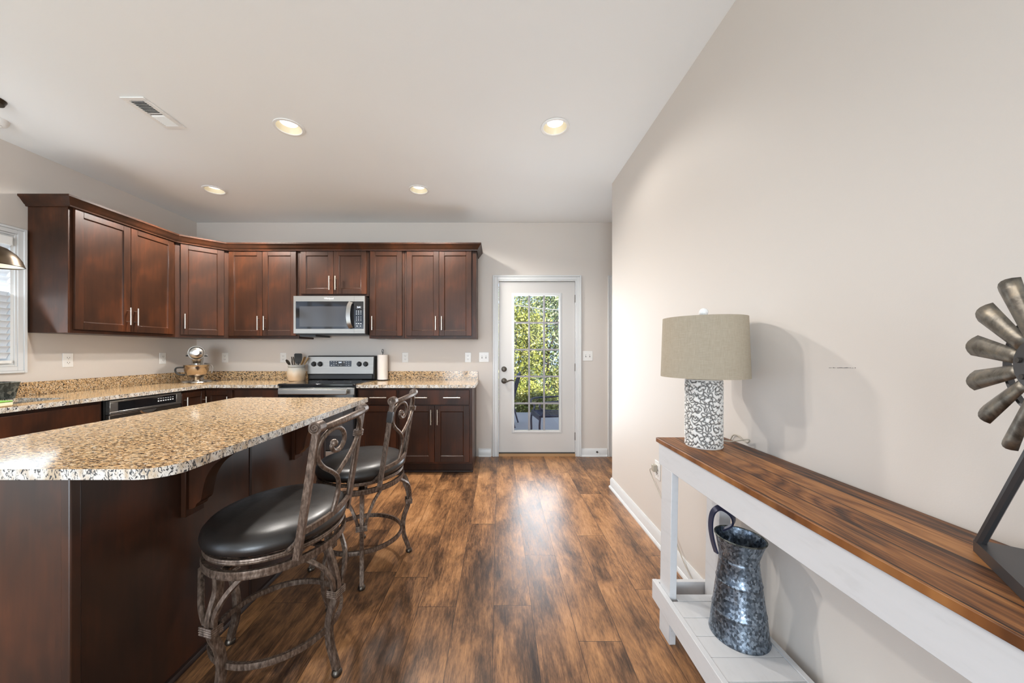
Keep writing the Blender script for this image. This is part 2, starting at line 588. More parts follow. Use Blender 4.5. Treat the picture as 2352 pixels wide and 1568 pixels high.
# ------------------------------------------------------------------ mesh helpers
class MB:
    """Collects shapes and links them as one mesh object."""

    def __init__(self):
        self.v, self.f, self.mi = [], [], []
        self.cur = 0

    def add(self, vs, fs, mi=None):
        o = len(self.v)
        self.v += [tuple(p) for p in vs]
        self.f += [tuple(o + i for i in q) for q in fs]
        self.mi += [self.cur if mi is None else mi] * len(fs)
        return self

    def box(self, x0, x1, y0, y1, z0, z1, mtx=None):
        x0, x1 = min(x0, x1), max(x0, x1)
        y0, y1 = min(y0, y1), max(y0, y1)
        z0, z1 = min(z0, z1), max(z0, z1)
        vs = [Vector((x, y, z)) for z in (z0, z1) for y in (y0, y1) for x in (x0, x1)]
        if mtx is not None:
            vs = [mtx @ p for p in vs]
        return self.add(vs, [(0, 2, 3, 1), (4, 5, 7, 6), (0, 1, 5, 4), (2, 6, 7, 3), (0, 4, 6, 2), (1, 3, 7, 5)])

    def prism(self, poly, a, b, axis='z', side_mi=None):
        """poly: counter-clockwise 2D points, extruded from a to b along axis."""
        n = len(poly)

        def P(p, t):
            if axis == 'z':
                return (p[0], p[1], t)
            if axis == 'y':
                return (p[0], t, p[1])
            return (t, p[0], p[1])
        vs = [P(p, a) for p in poly] + [P(p, b) for p in poly]
        self.add(vs, [tuple(range(n))[::-1], tuple(range(n, 2 * n))])
        self.add(vs, [(i, (i + 1) % n, n + (i + 1) % n, n + i) for i in range(n)], side_mi)
        return self

    def tube(self, path, r, n=8, closed=False, sec=None, up=None, caps=True):
        """Sweep a circle (radius r, number or list) or a section [(a,b)..] along path."""
        P = [Vector(p) for p in path]
        m = len(P)
        T = []
        for i in range(m):
            if closed:
                t = P[(i + 1) % m] - P[i - 1]
            elif i == 0:
                t = P[1] - P[0]
            elif i == m - 1:
                t = P[-1] - P[-2]
            else:
                t = (P[i + 1] - P[i]).normalized() + (P[i] - P[i - 1]).normalized()
            T.append(t.normalized())
        if sec is None:
            sec = [(math.cos(2 * PI * k / n), math.sin(2 * PI * k / n)) for k in range(n)]
        else:
            n = len(sec)
        rs = r if isinstance(r, (list, tuple)) else [r] * m
        u = Vector(up) if up is not None else (Vector((0, 0, 1)) if abs(T[0].z) < 0.9 else Vector((1, 0, 0)))
        vs = []
        pu = None
        for i in range(m):
            if up is not None or pu is None:
                a = (u - T[i] * u.dot(T[i]))
            else:
                a = (pu - T[i] * pu.dot(T[i]))
            a.normalize()
            pu = a
            c = T[i].cross(a)
            for (s, t) in sec:
                vs.append(P[i] + (c * s + a * t) * rs[i])
        fs = []
        for i in range(m if closed else m - 1):
            j = (i + 1) % m
            for k in range(n):
                l = (k + 1) % n
                fs.append((i * n + k, i * n + l, j * n + l, j * n + k))
        if not closed and caps:
            fs.append(tuple(range(n))[::-1])
            fs.append(tuple(range((m - 1) * n, m * n)))
        return self.add(vs, fs)

    def lathe(self, prof, n=32, c=(0, 0, 0), mtx=None, sx=1.0, sy=1.0, caps=True):
        """prof: (radius, z) pairs from bottom to top, spun about z."""
        vs, fs = [], []
        m = len(prof)
        for (r, z) in prof:
            for k in range(n):
                a = 2 * PI * k / n
                p = Vector((r * math.cos(a) * sx, r * math.sin(a) * sy, z))
                if mtx is not None:
                    p = mtx @ p
                vs.append(p + Vector(c))
        for i in range(m - 1):
            for k in range(n):
                l = (k + 1) % n
                fs.append((i * n + k, i * n + l, (i + 1) * n + l, (i + 1) * n + k))
        ring = tuple(prof[0]) == tuple(prof[-1])
        if prof[0][0] > 1e-5 and not ring and caps:
            fs.append(tuple(range(n))[::-1])
        if prof[-1][0] > 1e-5 and not ring and caps:
            fs.append(tuple(range((m - 1) * n, m * n)))
        return self.add(vs, fs)

    def ball(self, c, r, n=16, sz=1.0):
        pr = [(max(1e-6, r * math.sin(PI * i / 10)), -r * sz * math.cos(PI * i / 10)) for i in range(11)]
        return self.lathe(pr, n, c)

    def cyl(self, p0, p1, r, n=16):
        return self.tube([p0, p1], r, n)

    def sweep2d(self, path, prof, closed_prof=True):
        """Mitred sweep of profile (offset to the right of travel, z) along a 2D path."""
        P = [Vector((p[0], p[1])) for p in path]
        m = len(P)
        n = len(prof)
        vs = []
        for i in range(m):
            if i == 0:
                d = (P[1] - P[0]).normalized()
                nrm = Vector((d.y, -d.x))
            elif i == m - 1:
                d = (P[-1] - P[-2]).normalized()
                nrm = Vector((d.y, -d.x))
            else:
                d0 = (P[i] - P[i - 1]).normalized()
                d1 = (P[i + 1] - P[i]).normalized()
                n0, n1 = Vector((d0.y, -d0.x)), Vector((d1.y, -d1.x))
                nrm = (n0 + n1)
                nrm = nrm / max(1e-6, nrm.dot(n0))
            for (o, z) in prof:
                q = P[i] + nrm * o
                vs.append((q.x, q.y, z))
        fs = []
        for i in range(m - 1):
            for k in range(n if closed_prof else n - 1):
                l = (k + 1) % n
                fs.append((i * n + k, (i + 1) * n + k, (i + 1) * n + l, i * n + l))
        fs.append(tuple(range(n)))
        fs.append(tuple(range((m - 1) * n, m * n))[::-1])
        return self.add(vs, fs)

    def build(self, name, m, parent=None, loc=None, rot=None, bevel=0, seg=2, smooth=40, fix=True):
        me = bpy.data.meshes.new(name)
        me.from_pydata([tuple(p) for p in self.v], [], self.f)
        ms = m if isinstance(m, (list, tuple)) else [m]
        for q in ms:
            me.materials.append(q)
        if len(ms) > 1:
            me.polygons.foreach_set('material_index', self.mi)
        if fix:
            bm = bmesh.new()
            bm.from_mesh(me)
            bmesh.ops.recalc_face_normals(bm, faces=bm.faces)
            bm.to_mesh(me)
            bm.free()
        if smooth:
            me.polygons.foreach_set('use_smooth', [True] * len(me.polygons))
            me.set_sharp_from_angle(angle=R(smooth))
        me.update()
        o = bpy.data.objects.new(name, me)
        COL.objects.link(o)
        if parent is not None:
            o.parent = parent
        if loc is not None:
            o.location = loc
        if rot is not None:
            o.rotation_euler = rot
        if bevel:
            b = o.modifiers.new('bevel', 'BEVEL')
            b.width = bevel
            b.segments = seg
            b.limit_method = 'ANGLE'
            b.angle_limit = R(40)
        return o


def tag(o, label, cat, group=None):
    o['label'] = label
    o['category'] = cat
    if group:
        o['group'] = group
    return o


def thing(name, label, cat, loc=(0, 0, 0), rz=0.0, group=None):
    o = bpy.data.objects.new(name, None)
    o.empty_display_size = 0.1
    COL.objects.link(o)
    o.location = loc
    o.rotation_euler = (0, 0, rz)
    return tag(o, label, cat, group)


def struct(o):
    o['kind'] = 'structure'
    return o


def sempty(name, loc=(0, 0, 0)):
    o = bpy.data.objects.new(name, None)
    COL.objects.link(o)
    o.location = loc
    return struct(o)


def spline(pts, k=8, closed=False):
    """Catmull-Rom through the points."""
    P = [Vector(p) for p in pts]
    n = len(P)
    out = []
    for i in range(n if closed else n - 1):
        if closed:
            a, b, c, d = P[i - 1], P[i], P[(i + 1) % n], P[(i + 2) % n]
        else:
            a, b, c, d = P[max(0, i - 1)], P[i], P[i + 1], P[min(n - 1, i + 2)]
        for j in range(k):
            t = j / k
            out.append(0.5 * ((2 * b) + (c - a) * t + (2 * a - 5 * b + 4 * c - d) * t * t + (3 * b - a - 3 * c + d) * t ** 3))
    if not closed:
        out.append(P[-1])
    return out


def text_mesh(name, body, size, m, parent, loc, rot, align='CENTER', depth=0.0006):
    c = bpy.data.curves.new(name + '_curve', 'FONT')
    c.body = body
    c.size = size
    c.align_x = align
    c.align_y = 'CENTER'
    c.extrude = depth
    t = bpy.data.objects.new(name + '_tmp', c)
    COL.objects.link(t)
    dg = bpy.context.evaluated_depsgraph_get()
    me = bpy.data.meshes.new_from_object(t.evaluated_get(dg))
    bpy.data.objects.remove(t)
    bpy.data.curves.remove(c)
    me.name = name
    me.materials.clear()
    me.materials.append(m)
    o = bpy.data.objects.new(name, me)
    COL.objects.link(o)
    o.parent = parent
    o.location = loc
    o.rotation_euler = rot
    return o


# ================================================================== SETTING
XL, YB, XR, YC, ZC = -3.548, 4.13, 1.02, 3.17, 2.743
YR = -3.6           # rear wall of the living room behind the camera
XH = 3.0            # end of the side hall

struct(MB().box(XL - 0.15, XH + 0.15, YR - 0.15, YB + 0.02, -0.12, 0.0).build('floor', M['floor'], smooth=0))

LIGHTS = [(-1.416, 2.372), (0.378, 2.37), (-2.663, 3.293), (-0.748, 3.288)]


def make_ceiling():
    bm = bmesh.new()

    def loop(pts):
        vs = [bm.verts.new((x, y, ZC)) for x, y in pts]
        return [bm.edges.new((vs[i], vs[(i + 1) % len(vs)])) for i in range(len(vs))]
    ed = loop([(XL - .15, YR - .15), (XH + .15, YR - .15), (XH + .15, YB + .15), (XL - .15, YB + .15)])
    for (x, y) in LIGHTS:
        ed += loop([(x + 0.08 * math.cos(a), y + 0.08 * math.sin(a)) for a in [2 * PI * k / 40 for k in range(40)]])
    bmesh.ops.triangle_fill(bm, use_beauty=True, edges=ed, normal=(0, 0, -1))
    me = bpy.data.meshes.new('ceiling')
    bm.to_mesh(me)
    bm.free()
    me.materials.append(M['ceiling'])
    o = bpy.data.objects.new('ceiling', me)
    COL.objects.link(o)
    return struct(o)


make_ceiling()
# roof over the house, with eaves over the patio door and a rear overhang added to block sun
struct(MB().box(XL - 0.7, XH + 1.2, YR - 4.0, YB + 0.75, 2.95, 3.4).build('roof', M['roof'], smooth=0))

# left wall with the sink window and two assumed, unseen openings for fill light
wl = MB()
x0, x1 = XL - 0.15, XL
WY0, WY1, WZ0, WZ1 = 1.72, 2.570, 1.135, 2.075
wl.box(x0, x1, YR - .15, -2.3, 0, 2.95).box(x0, x1, -2.3, -0.1, 0, 0.35).box(x0, x1, -2.3, -0.1, 2.35, 2.95)
wl.box(x0, x1, -.1, -.05, 0, 2.95).box(x0, x1, -.05, 1.4, 0, .55).box(x0, x1, -.05, 1.4, 2.25, 2.95).box(x0, x1, 1.4, WY0, 0, 2.95).box(x0, x1, WY0, WY1, 0, WZ0).box(x0, x1, WY0, WY1, WZ1, 2.95).box(x0, x1, WY1, YB + .15, 0, 2.95)
struct(wl.build('wall_left', M['wall'], smooth=0))
# back wall with the patio door opening
DX0, DX1, DZ1 = -0.025, 0.918, 2.078
wb = MB()
wb.box(XL, DX0, YB, YB + .15, 0, 2.95).box(DX0, DX1, YB, YB + .15, DZ1, 2.95).box(DX1, XH + .15, YB, YB + .15, 0, 2.95)
struct(wb.build('wall_back', M['wall'], smooth=0))
wr = struct(MB().box(XR, XR + 0.12, YR - .15, YC, 0, 2.95).build('wall_right', M['wall'], smooth=0))
struct(MB().box(XR + .12, XH, YC - .12, YC, 0, 2.95).build('wall_hall', M['wall'], smooth=0))
struct(MB().box(XH, XH + .15, YC - .12, YB, 0, 2.95).build('wall_hall_end', M['wall'], smooth=0))
wrr = MB()
wrr.box(XL, -3.05, YR - .15, YR, 0, 2.95).box(-3.05, 0.65, YR - .15, YR, 0, 0.4).box(-3.05, 0.65, YR - .15, YR, 2.4, 2.95).box(0.65, XR, YR - .15, YR, 0, 2.95)
struct(wrr.build('wall_rear', M['wall'], smooth=0))
# long faint scuff on the right wall
sc = MB()
for k in range(26):
    yy = 1.085 - 0.085 * k / 26 + random.uniform(-.001, .001)
    if random.random() < 0.8:
        sc.box(XR - 0.0006, XR, yy, yy + random.uniform(.0015, .003), 1.183 + 0.0035 * k / 26 - .004, 1.183 + 0.0035 * k / 26 - .004 + random.uniform(.0008, .002))
sc.build('scuff_mark', M['slot'], wr, smooth=0)

# unseen windows, assumed to go with the fill lights: frames
def plain_window(name, axis, at, a0, a1, z0, z1, depth_dir, nmul):
    r = sempty(name)
    fr = MB()

    def bx(u0, u1, w0, w1, d0, d1):
        if axis == 'x':
            fr.box(u0, u1, at + d0, at + d1, w0, w1)
        else:
            fr.box(at + d0, at + d1, u0, u1, w0, w1)
    d0, d1 = (-.10, -.05)
    bx(a0, a0 + .05, z0, z1, d0, d1)
    bx(a1 - .05, a1, z0, z1, d0, d1)
    bx(a0, a1, z0, z0 + .05, d0, d1)
    bx(a0, a1, z1 - .05, z1, d0, d1)
    for k in range(1, nmul):
        u = a0 + (a1 - a0) * k / nmul
        bx(u - .03, u + .03, z0, z1, d0, d1)
    fr.build('window_frame', M['trim'], r, smooth=0)
    return r


plain_window('unseen_window_2', 'x', YR, -3.05, 0.65, 0.4, 2.4, -1, 4)
plain_window('unseen_window_3', 'y', XL, -2.3, -0.1, 0.35, 2.35, -1, 2)
plain_window('unseen_window_4', 'y', XL, -.05, 1.4, 0.55, 2.25, -1, 2)

# baseboards with shoe moulding
def base_prof():
    return [(0, 0), (.024, 0), (.024, .010), (.018, .020), (.014, .022), (.014, .075), (.009, .086), (.006, .094), (0, .094)]


def baseboard(name, path):
    return struct(MB().sweep2d(path, base_prof()).build(name, M['trim'], smooth=25))


baseboard('baseboard_right', [(XR, YR), (XR, YC), (XR + .5, YC)][::-1])
baseboard('baseboard_back', [(DX0 - .05 - 0.018, YB), (-0.240, YB)][::-1])
baseboard('baseboard_back_right', [(DX0 + 0.99, YB), (1.268, YB)])

# ---------------------------------------------------------------- patio door
d1 = sempty('door_1', (0, 0, 0))
cas = MB()
CW = 0.068


def casing(mb, xa, xb, zt, y=YB, w=CW):
    prof = [(0, 0), (0, .012), (.012, .016), (.05, .019), (.058, .022), (w, .022), (w, 0)]
    # left, right, head from stepped boards mitred into one trim
    for (o0, o1, t) in ((0, .014, .012), (.014, .05, .016), (.05, w, .022)):
        mb.box(xa - o1, xa - o0, y - t, y, 0, zt + o1)
        mb.box(xb + o0, xb + o1, y - t, y, 0, zt + o1)
        mb.box(xa - o0, xb + o0, y - t, y, zt + o0, zt + o1)


casing(cas, DX0 + .022, DX1 - .022, DZ1 - .024)
cas.build('door_casing', M['trim'], d1, bevel=.002, seg=1, smooth=30)
jm = MB()
jm.box(DX0, DX0 + .022, YB, YB + .14, 0, DZ1).box(DX1 - .022, DX1, YB, YB + .14, 0, DZ1).box(DX0 + .022, DX1 - .022, YB, YB + .14, DZ1 - .024, DZ1)
jm.build('door_jamb', M['trim'], d1, smooth=0)
SX0, SX1, SZ0, SZ1 = 0.0, 0.893, 0.045, 2.050
GX0, GX1, GZ0, GZ1 = 0.180, 0.710, 0.300, 1.888
SY = YB + 0.012
sl = MB()
sl.box(SX0, GX0, SY, SY + .044, SZ0, SZ1).box(GX1, SX1, SY, SY + .044, SZ0, SZ1)
sl.box(GX0, GX1, SY, SY + .044, SZ0, GZ0).box(GX0, GX1, SY, SY + .044, GZ1, SZ1)
sl.build('door_slab', M['door'], d1, smooth=0)
fr = MB()
for (a, b, t) in ((.0, .012, .004), (.012, .030, .010)):
    ax0, ax1, az0, az1 = GX0 - .030 + a, GX1 + .030 - a, GZ0 - .030 + a, GZ1 + .030 - a
    w = b - a
    fr.box(ax0, ax0 + w, SY - t, SY, az0, az1).box(ax1 - w, ax1, SY - t, SY, az0, az1)
    fr.box(ax0 + w, ax1 - w, SY - t, SY, az0, az0 + w).box(ax0 + w, ax1 - w, SY - t, SY, az1 - w, az1)
fr.build('glass_frame', M['trim'], d1, bevel=.002, seg=1, smooth=30)
mu = MB()
for k in (1, 2):
    x = GX0 + (GX1 - GX0) * k / 3
    mu.box(x - .010, x + .010, SY + .012, SY + .030, GZ0, GZ1)
for k in range(1, 5):
    z = GZ0 + (GZ1 - GZ0) * k / 5
    for q in range(3):
        xa = GX0 + (GX1 - GX0) * q / 3 + (.010 if q else 0)
        xb = GX0 + (GX1 - GX0) * (q + 1) / 3 - (.010 if q < 2 else 0)
        mu.box(xa, xb, SY + .012, SY + .030, z - .010, z + .010)
mu.build('grille', mat('grille_backlit_grey', (0.30, 0.29, 0.30), 0.5), d1, smooth=0)  # white grille toned grey: its backlit shade is in the colour
MB().box(GX0, GX1, SY + .032, SY + .036, GZ0, GZ1).build('glass_pane', M['glass'], d1, smooth=0)
db = MB().lathe([(.030, 0), (.032, .006), (.028, .014), (.012, .018), (.0001, .019)], 24, mtx=Matrix.Rotation(PI / 2, 4, 'X')).box(-.004, .004, -.034, -.014, -.014, .014)
db.build('deadbolt', M['screw'], d1, loc=(0.060, SY, 1.023))
lv = MB().lathe([(.032, 0), (.033, .006), (.028, .014), (.012, .018), (.011, .045), (.0001, .047)], 24, mtx=Matrix.Rotation(PI / 2, 4, 'X'))
lv.tube(spline([(0, -.042, 0), (.03, -.048, -.004), (.06, -.046, .006), (.09, -.046, .010), (.115, -.044, .003)], 5), [.010] * 8 + [.008] * 8 + [.006] * 5, 10)
lv.build('lever_handle', M['screw'], d1, loc=(0.060, SY, 0.885))
for z in (0.235, 1.045, 1.85):
    MB().cyl((0, -.004, -.045), (0, -.004, .045), .0065, 10).box(.002, .012, .001, .004, -.045, .045).build('hinge', M['screw'], d1, loc=(SX1 + .003, SY - .004, z))
th = MB().box(DX0 + .022, DX1 - .022, YB - .005, YB + .14, 0.0005, .028)
th.build('threshold', mat('threshold_oak', (0.42, 0.25, 0.12), 0.4), d1, smooth=0)
MB().box(DX0 + .022, DX1 - .022, SY + .008, SY + .04, .028, .044).build('sweep_strip', M['slot'], d1, smooth=0)

# second door in the side hall, seen only by its casing
d2 = sempty('door_2', (0, 0, 0))
cs = MB()
casing(cs, 1.343, 2.10, 2.05)
cs.build('door_casing', M['trim'], d2, bevel=.002, seg=1, smooth=30)
MB().box(1.343, 2.10, YB - .004, YB, 0.01, 2.05).build('door_slab', M['door'], d2, smooth=0)

# ---------------------------------------------------------------- sink window
w1 = sempty('window_1', (0, 0, 0))
wc = MB()
cw = .063
for (o0, o1, t) in ((0, .014, .010), (.014, .045, .015), (.045, cw, .022)):
    wc.box(XL, XL + t, WY1 + o0, WY1 + o1, WZ0 - o1, WZ1 + o1)
    wc.box(XL, XL + t, WY0 - o1, WY0 - o0, WZ0 - o1, WZ1 + o1)
    wc.box(XL, XL + t, WY0 - o0, WY1 + o0, WZ1 + o0, WZ1 + o1)
    wc.box(XL, XL + t, WY0 - o0, WY1 + o0, WZ0 - o1, WZ0 - o0)
wc.build('window_casing', M['trim'], w1, bevel=.002, seg=1, smooth=30)
wj = MB()
wj.box(XL - .14, XL, WY1 - .016, WY1, WZ0, WZ1).box(XL - .14, XL, WY0, WY0 + .016, WZ0, WZ1)
wj.box(XL - .14, XL, WY0 + .016, WY1 - .016, WZ1 - .016, WZ1).box(XL - .14, XL, WY0 + .016, WY1 - .016, WZ0, WZ0 + .016)
wj.build('window_jamb', M['trim'], w1, smooth=0)
MB().box(XL - .125, XL - .121, WY0 + .016, WY1 - .016, WZ0 + .016, WZ1 - .016).build('glass_pane', M['glass'], w1, smooth=0)
bl = thing('window_blind', 'white wooden slat blind hanging inside the sink window', 'blind', (XL - .004, (WY0 + WY1) / 2, WZ1 - .016))
bw = (WY1 - WY0) / 2 - .022
MB().box(-.03, .034, -bw, bw, -.062, 0).build('headrail', M['white'], bl, bevel=.004)
sb = MB()
nz = 18
for k in range(nz):
    z = -.085 - k * .0455
    mt = Matrix.Translation((0, 0, z)) @ Matrix.Rotation(R(-52), 4, 'Y')
    crown_ = [(-.027 + .054 * q / 6, .0045 * (1 - (q / 3 - 1) ** 2)) for q in range(7)]
    ring_ = [mt @ Vector((a_, y_, b_ + t_)) for y_ in (-bw, bw) for t_ in (0, .0026) for a_, b_ in crown_]
    sb.add(ring_, [(q, q + 1, q + 15, q + 14) for q in range(6)] + [(q + 8, q + 7, q + 21, q + 22) for q in range(6)]
           + [(0, 14, 21, 7), (6, 13, 27, 20), (6, 5, 4, 3, 2, 1, 0, 7, 8, 9, 10, 11, 12, 13), (14, 15, 16, 17, 18, 19, 20, 27, 26, 25, 24, 23, 22, 21)])
sb.build('slats', M['slat'], bl, smooth=0)
MB().box(-.025, .025, -bw, bw, -.085 - nz * .0455 - .012, -.085 - nz * .0455 + .010).build('bottom_rail', M['white'], bl, bevel=.003)

# ================================================================== OUTSIDE
struct(MB().box(-6, 9, YB + .15, 8.1, -.30, -.17).build('patio', M['patio'], smooth=0))
struct(MB().box(-30, 30, -14, 40, -.60, -.32).build('ground', M['lawn'], smooth=0))


def tree(label, loc, rx, ry, rz, hz, n, size, m, cat='tree', trunk=0.07, group=None):
    t = thing('leafy_tree' if cat == 'tree' else 'leafy_bush', label, cat, loc, group=group)
    g = np.random.default_rng(int(abs(loc[0] * 100) + loc[1] * 37) + n)
    # leaves gathered in sprays around many branch tips
    nb = max(20, n // 45)
    u = g.normal(size=(nb, 3))
    u /= np.linalg.norm(u, axis=1)[:, None]
    u *= (0.45 + 0.55 * g.random((nb, 1)) ** 0.6)
    tips = u * np.array([rx, ry, rz]) + np.array([0, 0, hz])
    tips = tips[(tips[:, 2] > 0.05)]
    idx = g.integers(0, len(tips), n)
    P = tips[idx] + g.normal(size=(n, 3)) * np.array([.16, .16, .13]) * size / .08
    P[:, 2] = np.maximum(P[:, 2], .03)
    a = g.normal(size=(n, 3))
    a /= np.linalg.norm(a, axis=1)[:, None]
    b = np.cross(a, g.normal(size=(n, 3)))
    b /= np.linalg.norm(b, axis=1)[:, None]
    s = size * (0.6 + 0.8 * g.random((n, 1)))
    a, b = a * s * .55, b * s * .30
    V = np.stack([P - a, P - b * 1.0, P + a, P + b], axis=1).reshape(-1, 3)
    mb = MB()
    mb.v = [tuple(q) for q in V]
    mb.f = [(4 * i, 4 * i + 1, 4 * i + 2, 4 * i + 3) for i in range(n)]
    mb.mi = [0] * n
    c = mb.build('crown', m, t, smooth=0, fix=False)
    c['kind'] = 'stuff'
    tk = MB().tube(spline([(0, 0, 0), (.03, .02, hz * .4), (-.02, .03, hz * .8), (0, 0, hz + rz * .5)], 4), [trunk * (1 - .7 * i / 12) for i in range(13)], 8)
    for k in range(5):
        q = tips[k % len(tips)]
        tk.tube([(0, 0, hz * .6), tuple((np.array([0, 0, hz * .6]) + q) / 2 + np.array([0, 0, .05])), tuple(q)], [trunk * .5, trunk * .35, trunk * .15], 6)
    tk.build('trunk', M['bark'], t)
    return t


TZ = -.32
GT = 'trees beyond the patio'
tree('yellow green tree beyond the patio seen through the left door panes', (0.42, 9.85, TZ), .85, .6, 1.5, 1.55, 9000, .075, M['leaf_yellow'], group=GT)
tree('tall green tree with leaf highlights painted pale filling the middle door panes', (1.60, 11.6, TZ), 1.45, .9, 2.0, 2.3, 12000, .085, M['leaf_pale'], group=GT)
tree('dark green tree standing right of the others beyond the patio', (5.0, 11.8, TZ), 1.5, 1.0, 2.2, 2.0, 9000, .09, M['leaf_green'], group=GT)
tree('broad dark green tree farthest back, filling the top door panes', (1.3, 15.0, TZ), 2.9, 1.2, 2.9, 3.0, 9000, .09, M['leaf_green'], group=GT)
tree('green tree far left beyond the patio', (-2.6, 11.8, TZ), 1.6, 1.0, 2.2, 2.0, 3600, .14, M['leaf_green'], group=GT)
tree('yellow green bush low behind the iron patio chairs', (2.05, 9.4, TZ), .55, .45, .62, .60, 5500, .07, M['leaf_yellow'], 'bush', .03)
tree('low green bush at the left end of the patio edge', (-1.25, 9.4, TZ), .6, .45, .6, .55, 2400, .10, M['leaf_green'], 'bush', .03)
tree('low yellow green bush at the patio edge just behind the iron chairs', (0.75, 8.72, TZ), .75, .16, .34, .36, 4200, .06, M['leaf_yellow'], 'bush', .02)
tag(MB().tube(spline([(-6, 8.40, 3.0), (-2, 8.40, 2.58), (.37, 8.40, 2.33), (1.45, 8.40, 2.22), (5, 8.40, 2.05), (9, 8.40, 2.15)], 8), .012, 6).build('utility_cable', M['cable']), 'thin grey utility cable strung across the trees outside the door', 'cable')


def patio_chair(label, loc, rz):
    t = thing('patio_chair', label, 'chair', loc, rz, 'iron patio chairs')
    # local: seat faces -x, back at +x; z 0 is the patio
    seat = MB()
    seat.tube([(-.24, -.27, .42), (.22, -.24, .41), (.22, .24, .41), (-.24, .27, .42)], .017, 8, closed=True)
    for k in range(-10, 11):
        y = k * .024
        seat.tube([(-.24, y, .424), (0, y * .97, .405), (.22, y * .92, .414)], .006, 4)
    for k in range(-8, 9):
        x = k * .027
        seat.tube([(x, -.25, .42), (x, .25, .42)], .005, 4)
    seat.box(-.255, -.235, -.27, .27, .36, .425)
    seat.build('seat', M['iron'], t)
    for sx, sy in ((-1, -1), (-1, 1), (1, -1), (1, 1)):
        if sx < 0:
            p = [(-.235, sy * .265, .42), (-.25, sy * .275, .28), (-.245, sy * .275, .12), (-.265, sy * .285, 0)]
        else:
            p = [(.22, sy * .24, .41), (.25, sy * .245, .25), (.29, sy * .25, .1), (.32, sy * .255, 0)]
        MB().tube(spline(p, 4), .016, 8).build('leg', M['iron'], t)
    bk = MB()
    for sy in (-1, 1):
        bk.tube(spline([(.22, sy * .24, .40), (.27, sy * .25, .6), (.33, sy * .24, .82), (.36, sy * .2, .93)], 4), .016, 8)
    bk.tube(spline([(.36, -.2, .93), (.375, -.1, .98), (.38, 0, 1.0), (.375, .1, .98), (.36, .2, .93)], 4), .020, 8)
    for k in range(-6, 7):
        y0 = k * .045
        for sgn in (-1, 1):
            pts = []
            for q in range(9):
                z = .44 + q * .06
                yy = y0 + sgn * (z - .44) * .55
                if abs(yy) < .235:
                    pts.append((.225 + (z - .41) * .27, yy, z))
            if len(pts) > 1:
                bk.tube(pts, .007, 4)
    bk.build('backrest', M['iron'], t)
    for sy in (-1, 1):
        MB().tube(spline([(.29, sy * .25, .66), (.15, sy * .285, .645), (-.08, sy * .29, .635), (-.22, sy * .285, .62), (-.25, sy * .28, .56), (-.19, sy * .275, .50), (-.22, sy * .268, .42)], 5), .015, 8).build('armrest', M['iron'], t)
    return t


patio_chair('dark iron lattice patio chair outside, right half of the door glass', (.82, 5.60, -.17), R(8))
patio_chair('dark iron lattice patio chair outside at the left edge of the door glass', (.02, 6.75, -.17), R(-10))

# ================================================================== CEILING FIXTURES
POWER = {0: 78, 1: 13, 2: 165, 3: 108}      # watts of the four kitchen cans


def downlight(i, x, y, label):
    t = thing('recessed_light', label, 'light', (x, y, ZC), 0, 'recessed ceiling lights')
    MB().lathe([(.078, -.001), (.095, -.001), (.094, -.006), (.080, -.008), (.0765, -.003), (.078, -.001)], 40).build('trim_ring', M['white'], t)
    MB().lathe([(.0775, -.004), (.071, .010), (.059, .030), (.057, .030), (.057, .033), (.0595, .033), (.0725, .012), (.0790, -.003), (.0775, -.004)], 40).build('reflector', M['reflector'], t)
    MB().lathe([(.0001, .021), (.040, .023), (.054, .028), (.054, .034), (.0001, .034)], 32).build('bulb', M['bulb'], t)
    d = bpy.data.lights.new('downlight_glow', 'SPOT')
    d.energy = POWER.get(i, 4)
    d.color = (1.0, 0.95, 0.89)
    d.spot_size = R(158)
    d.spot_blend = 0.45
    d.shadow_soft_size = .055
    o = bpy.data.objects.new('downlight_glow', d)
    COL.objects.link(o)
    o.location = (x, y, ZC - .062)
    return t


LBL = ['recessed ceiling light over the island, nearest the vent', 'recessed ceiling light near the right wall in front of the door',
       'recessed ceiling light above the corner of the upper cabinets', 'recessed ceiling light in front of the upper cabinets right of the microwave',
       ]
for i, (x, y) in enumerate(LIGHTS):
    downlight(i, x, y, LBL[i])

vt = thing('ceiling_vent', 'white slotted air vent in the ceiling above the island', 'vent', (-2.182, 2.233, ZC))
vf = MB()
vf.box(-.071, .071, -.146, -.118, -.008, -.0005).box(-.071, .071, .118, .146, -.008, -.0005).box(-.071, -.042, -.118, .118, -.008, -.0005).box(.042, .071, -.118, .118, -.008, -.0005)
vf.box(-.042, .042, -.004, .004, -.006, -.0005)
vf.build('frame', M['white'], vt, bevel=.002, seg=1)
vs_ = MB()
for k in range(18):
    y = -.112 + k * .0132
    if abs(y) < .007:
        continue
    ang = 42 if y < 0 else -42
    vs_.box(-.042, .042, -.006, .006, -.0006, .0006, Matrix.Translation((0, y, -.0055)) @ Matrix.Rotation(R(ang), 4, 'X'))
vs_.build('louvers', M['white'], vt, smooth=0)
MB().box(-.042, .042, -.118, .118, -.0012, -.0005).build('duct_opening', M['slot'], vt, smooth=0)

sd = thing('smoke_detector', 'round white smoke detector on the ceiling at the far left edge', 'smoke detector', (-3.285, 2.285, ZC))
MB().lathe([(.0001, -.036), (.045, -.036), (.056, -.030), (.063, -.016), (.065, 0)], 36).build('cover', M['white'], sd)
MB().lathe([(.030, -.038), (.033, -.038), (.033, -.0355), (.030, -.0355), (.030, -.038)], 30).build('sensor_ring', M['plate'], sd)

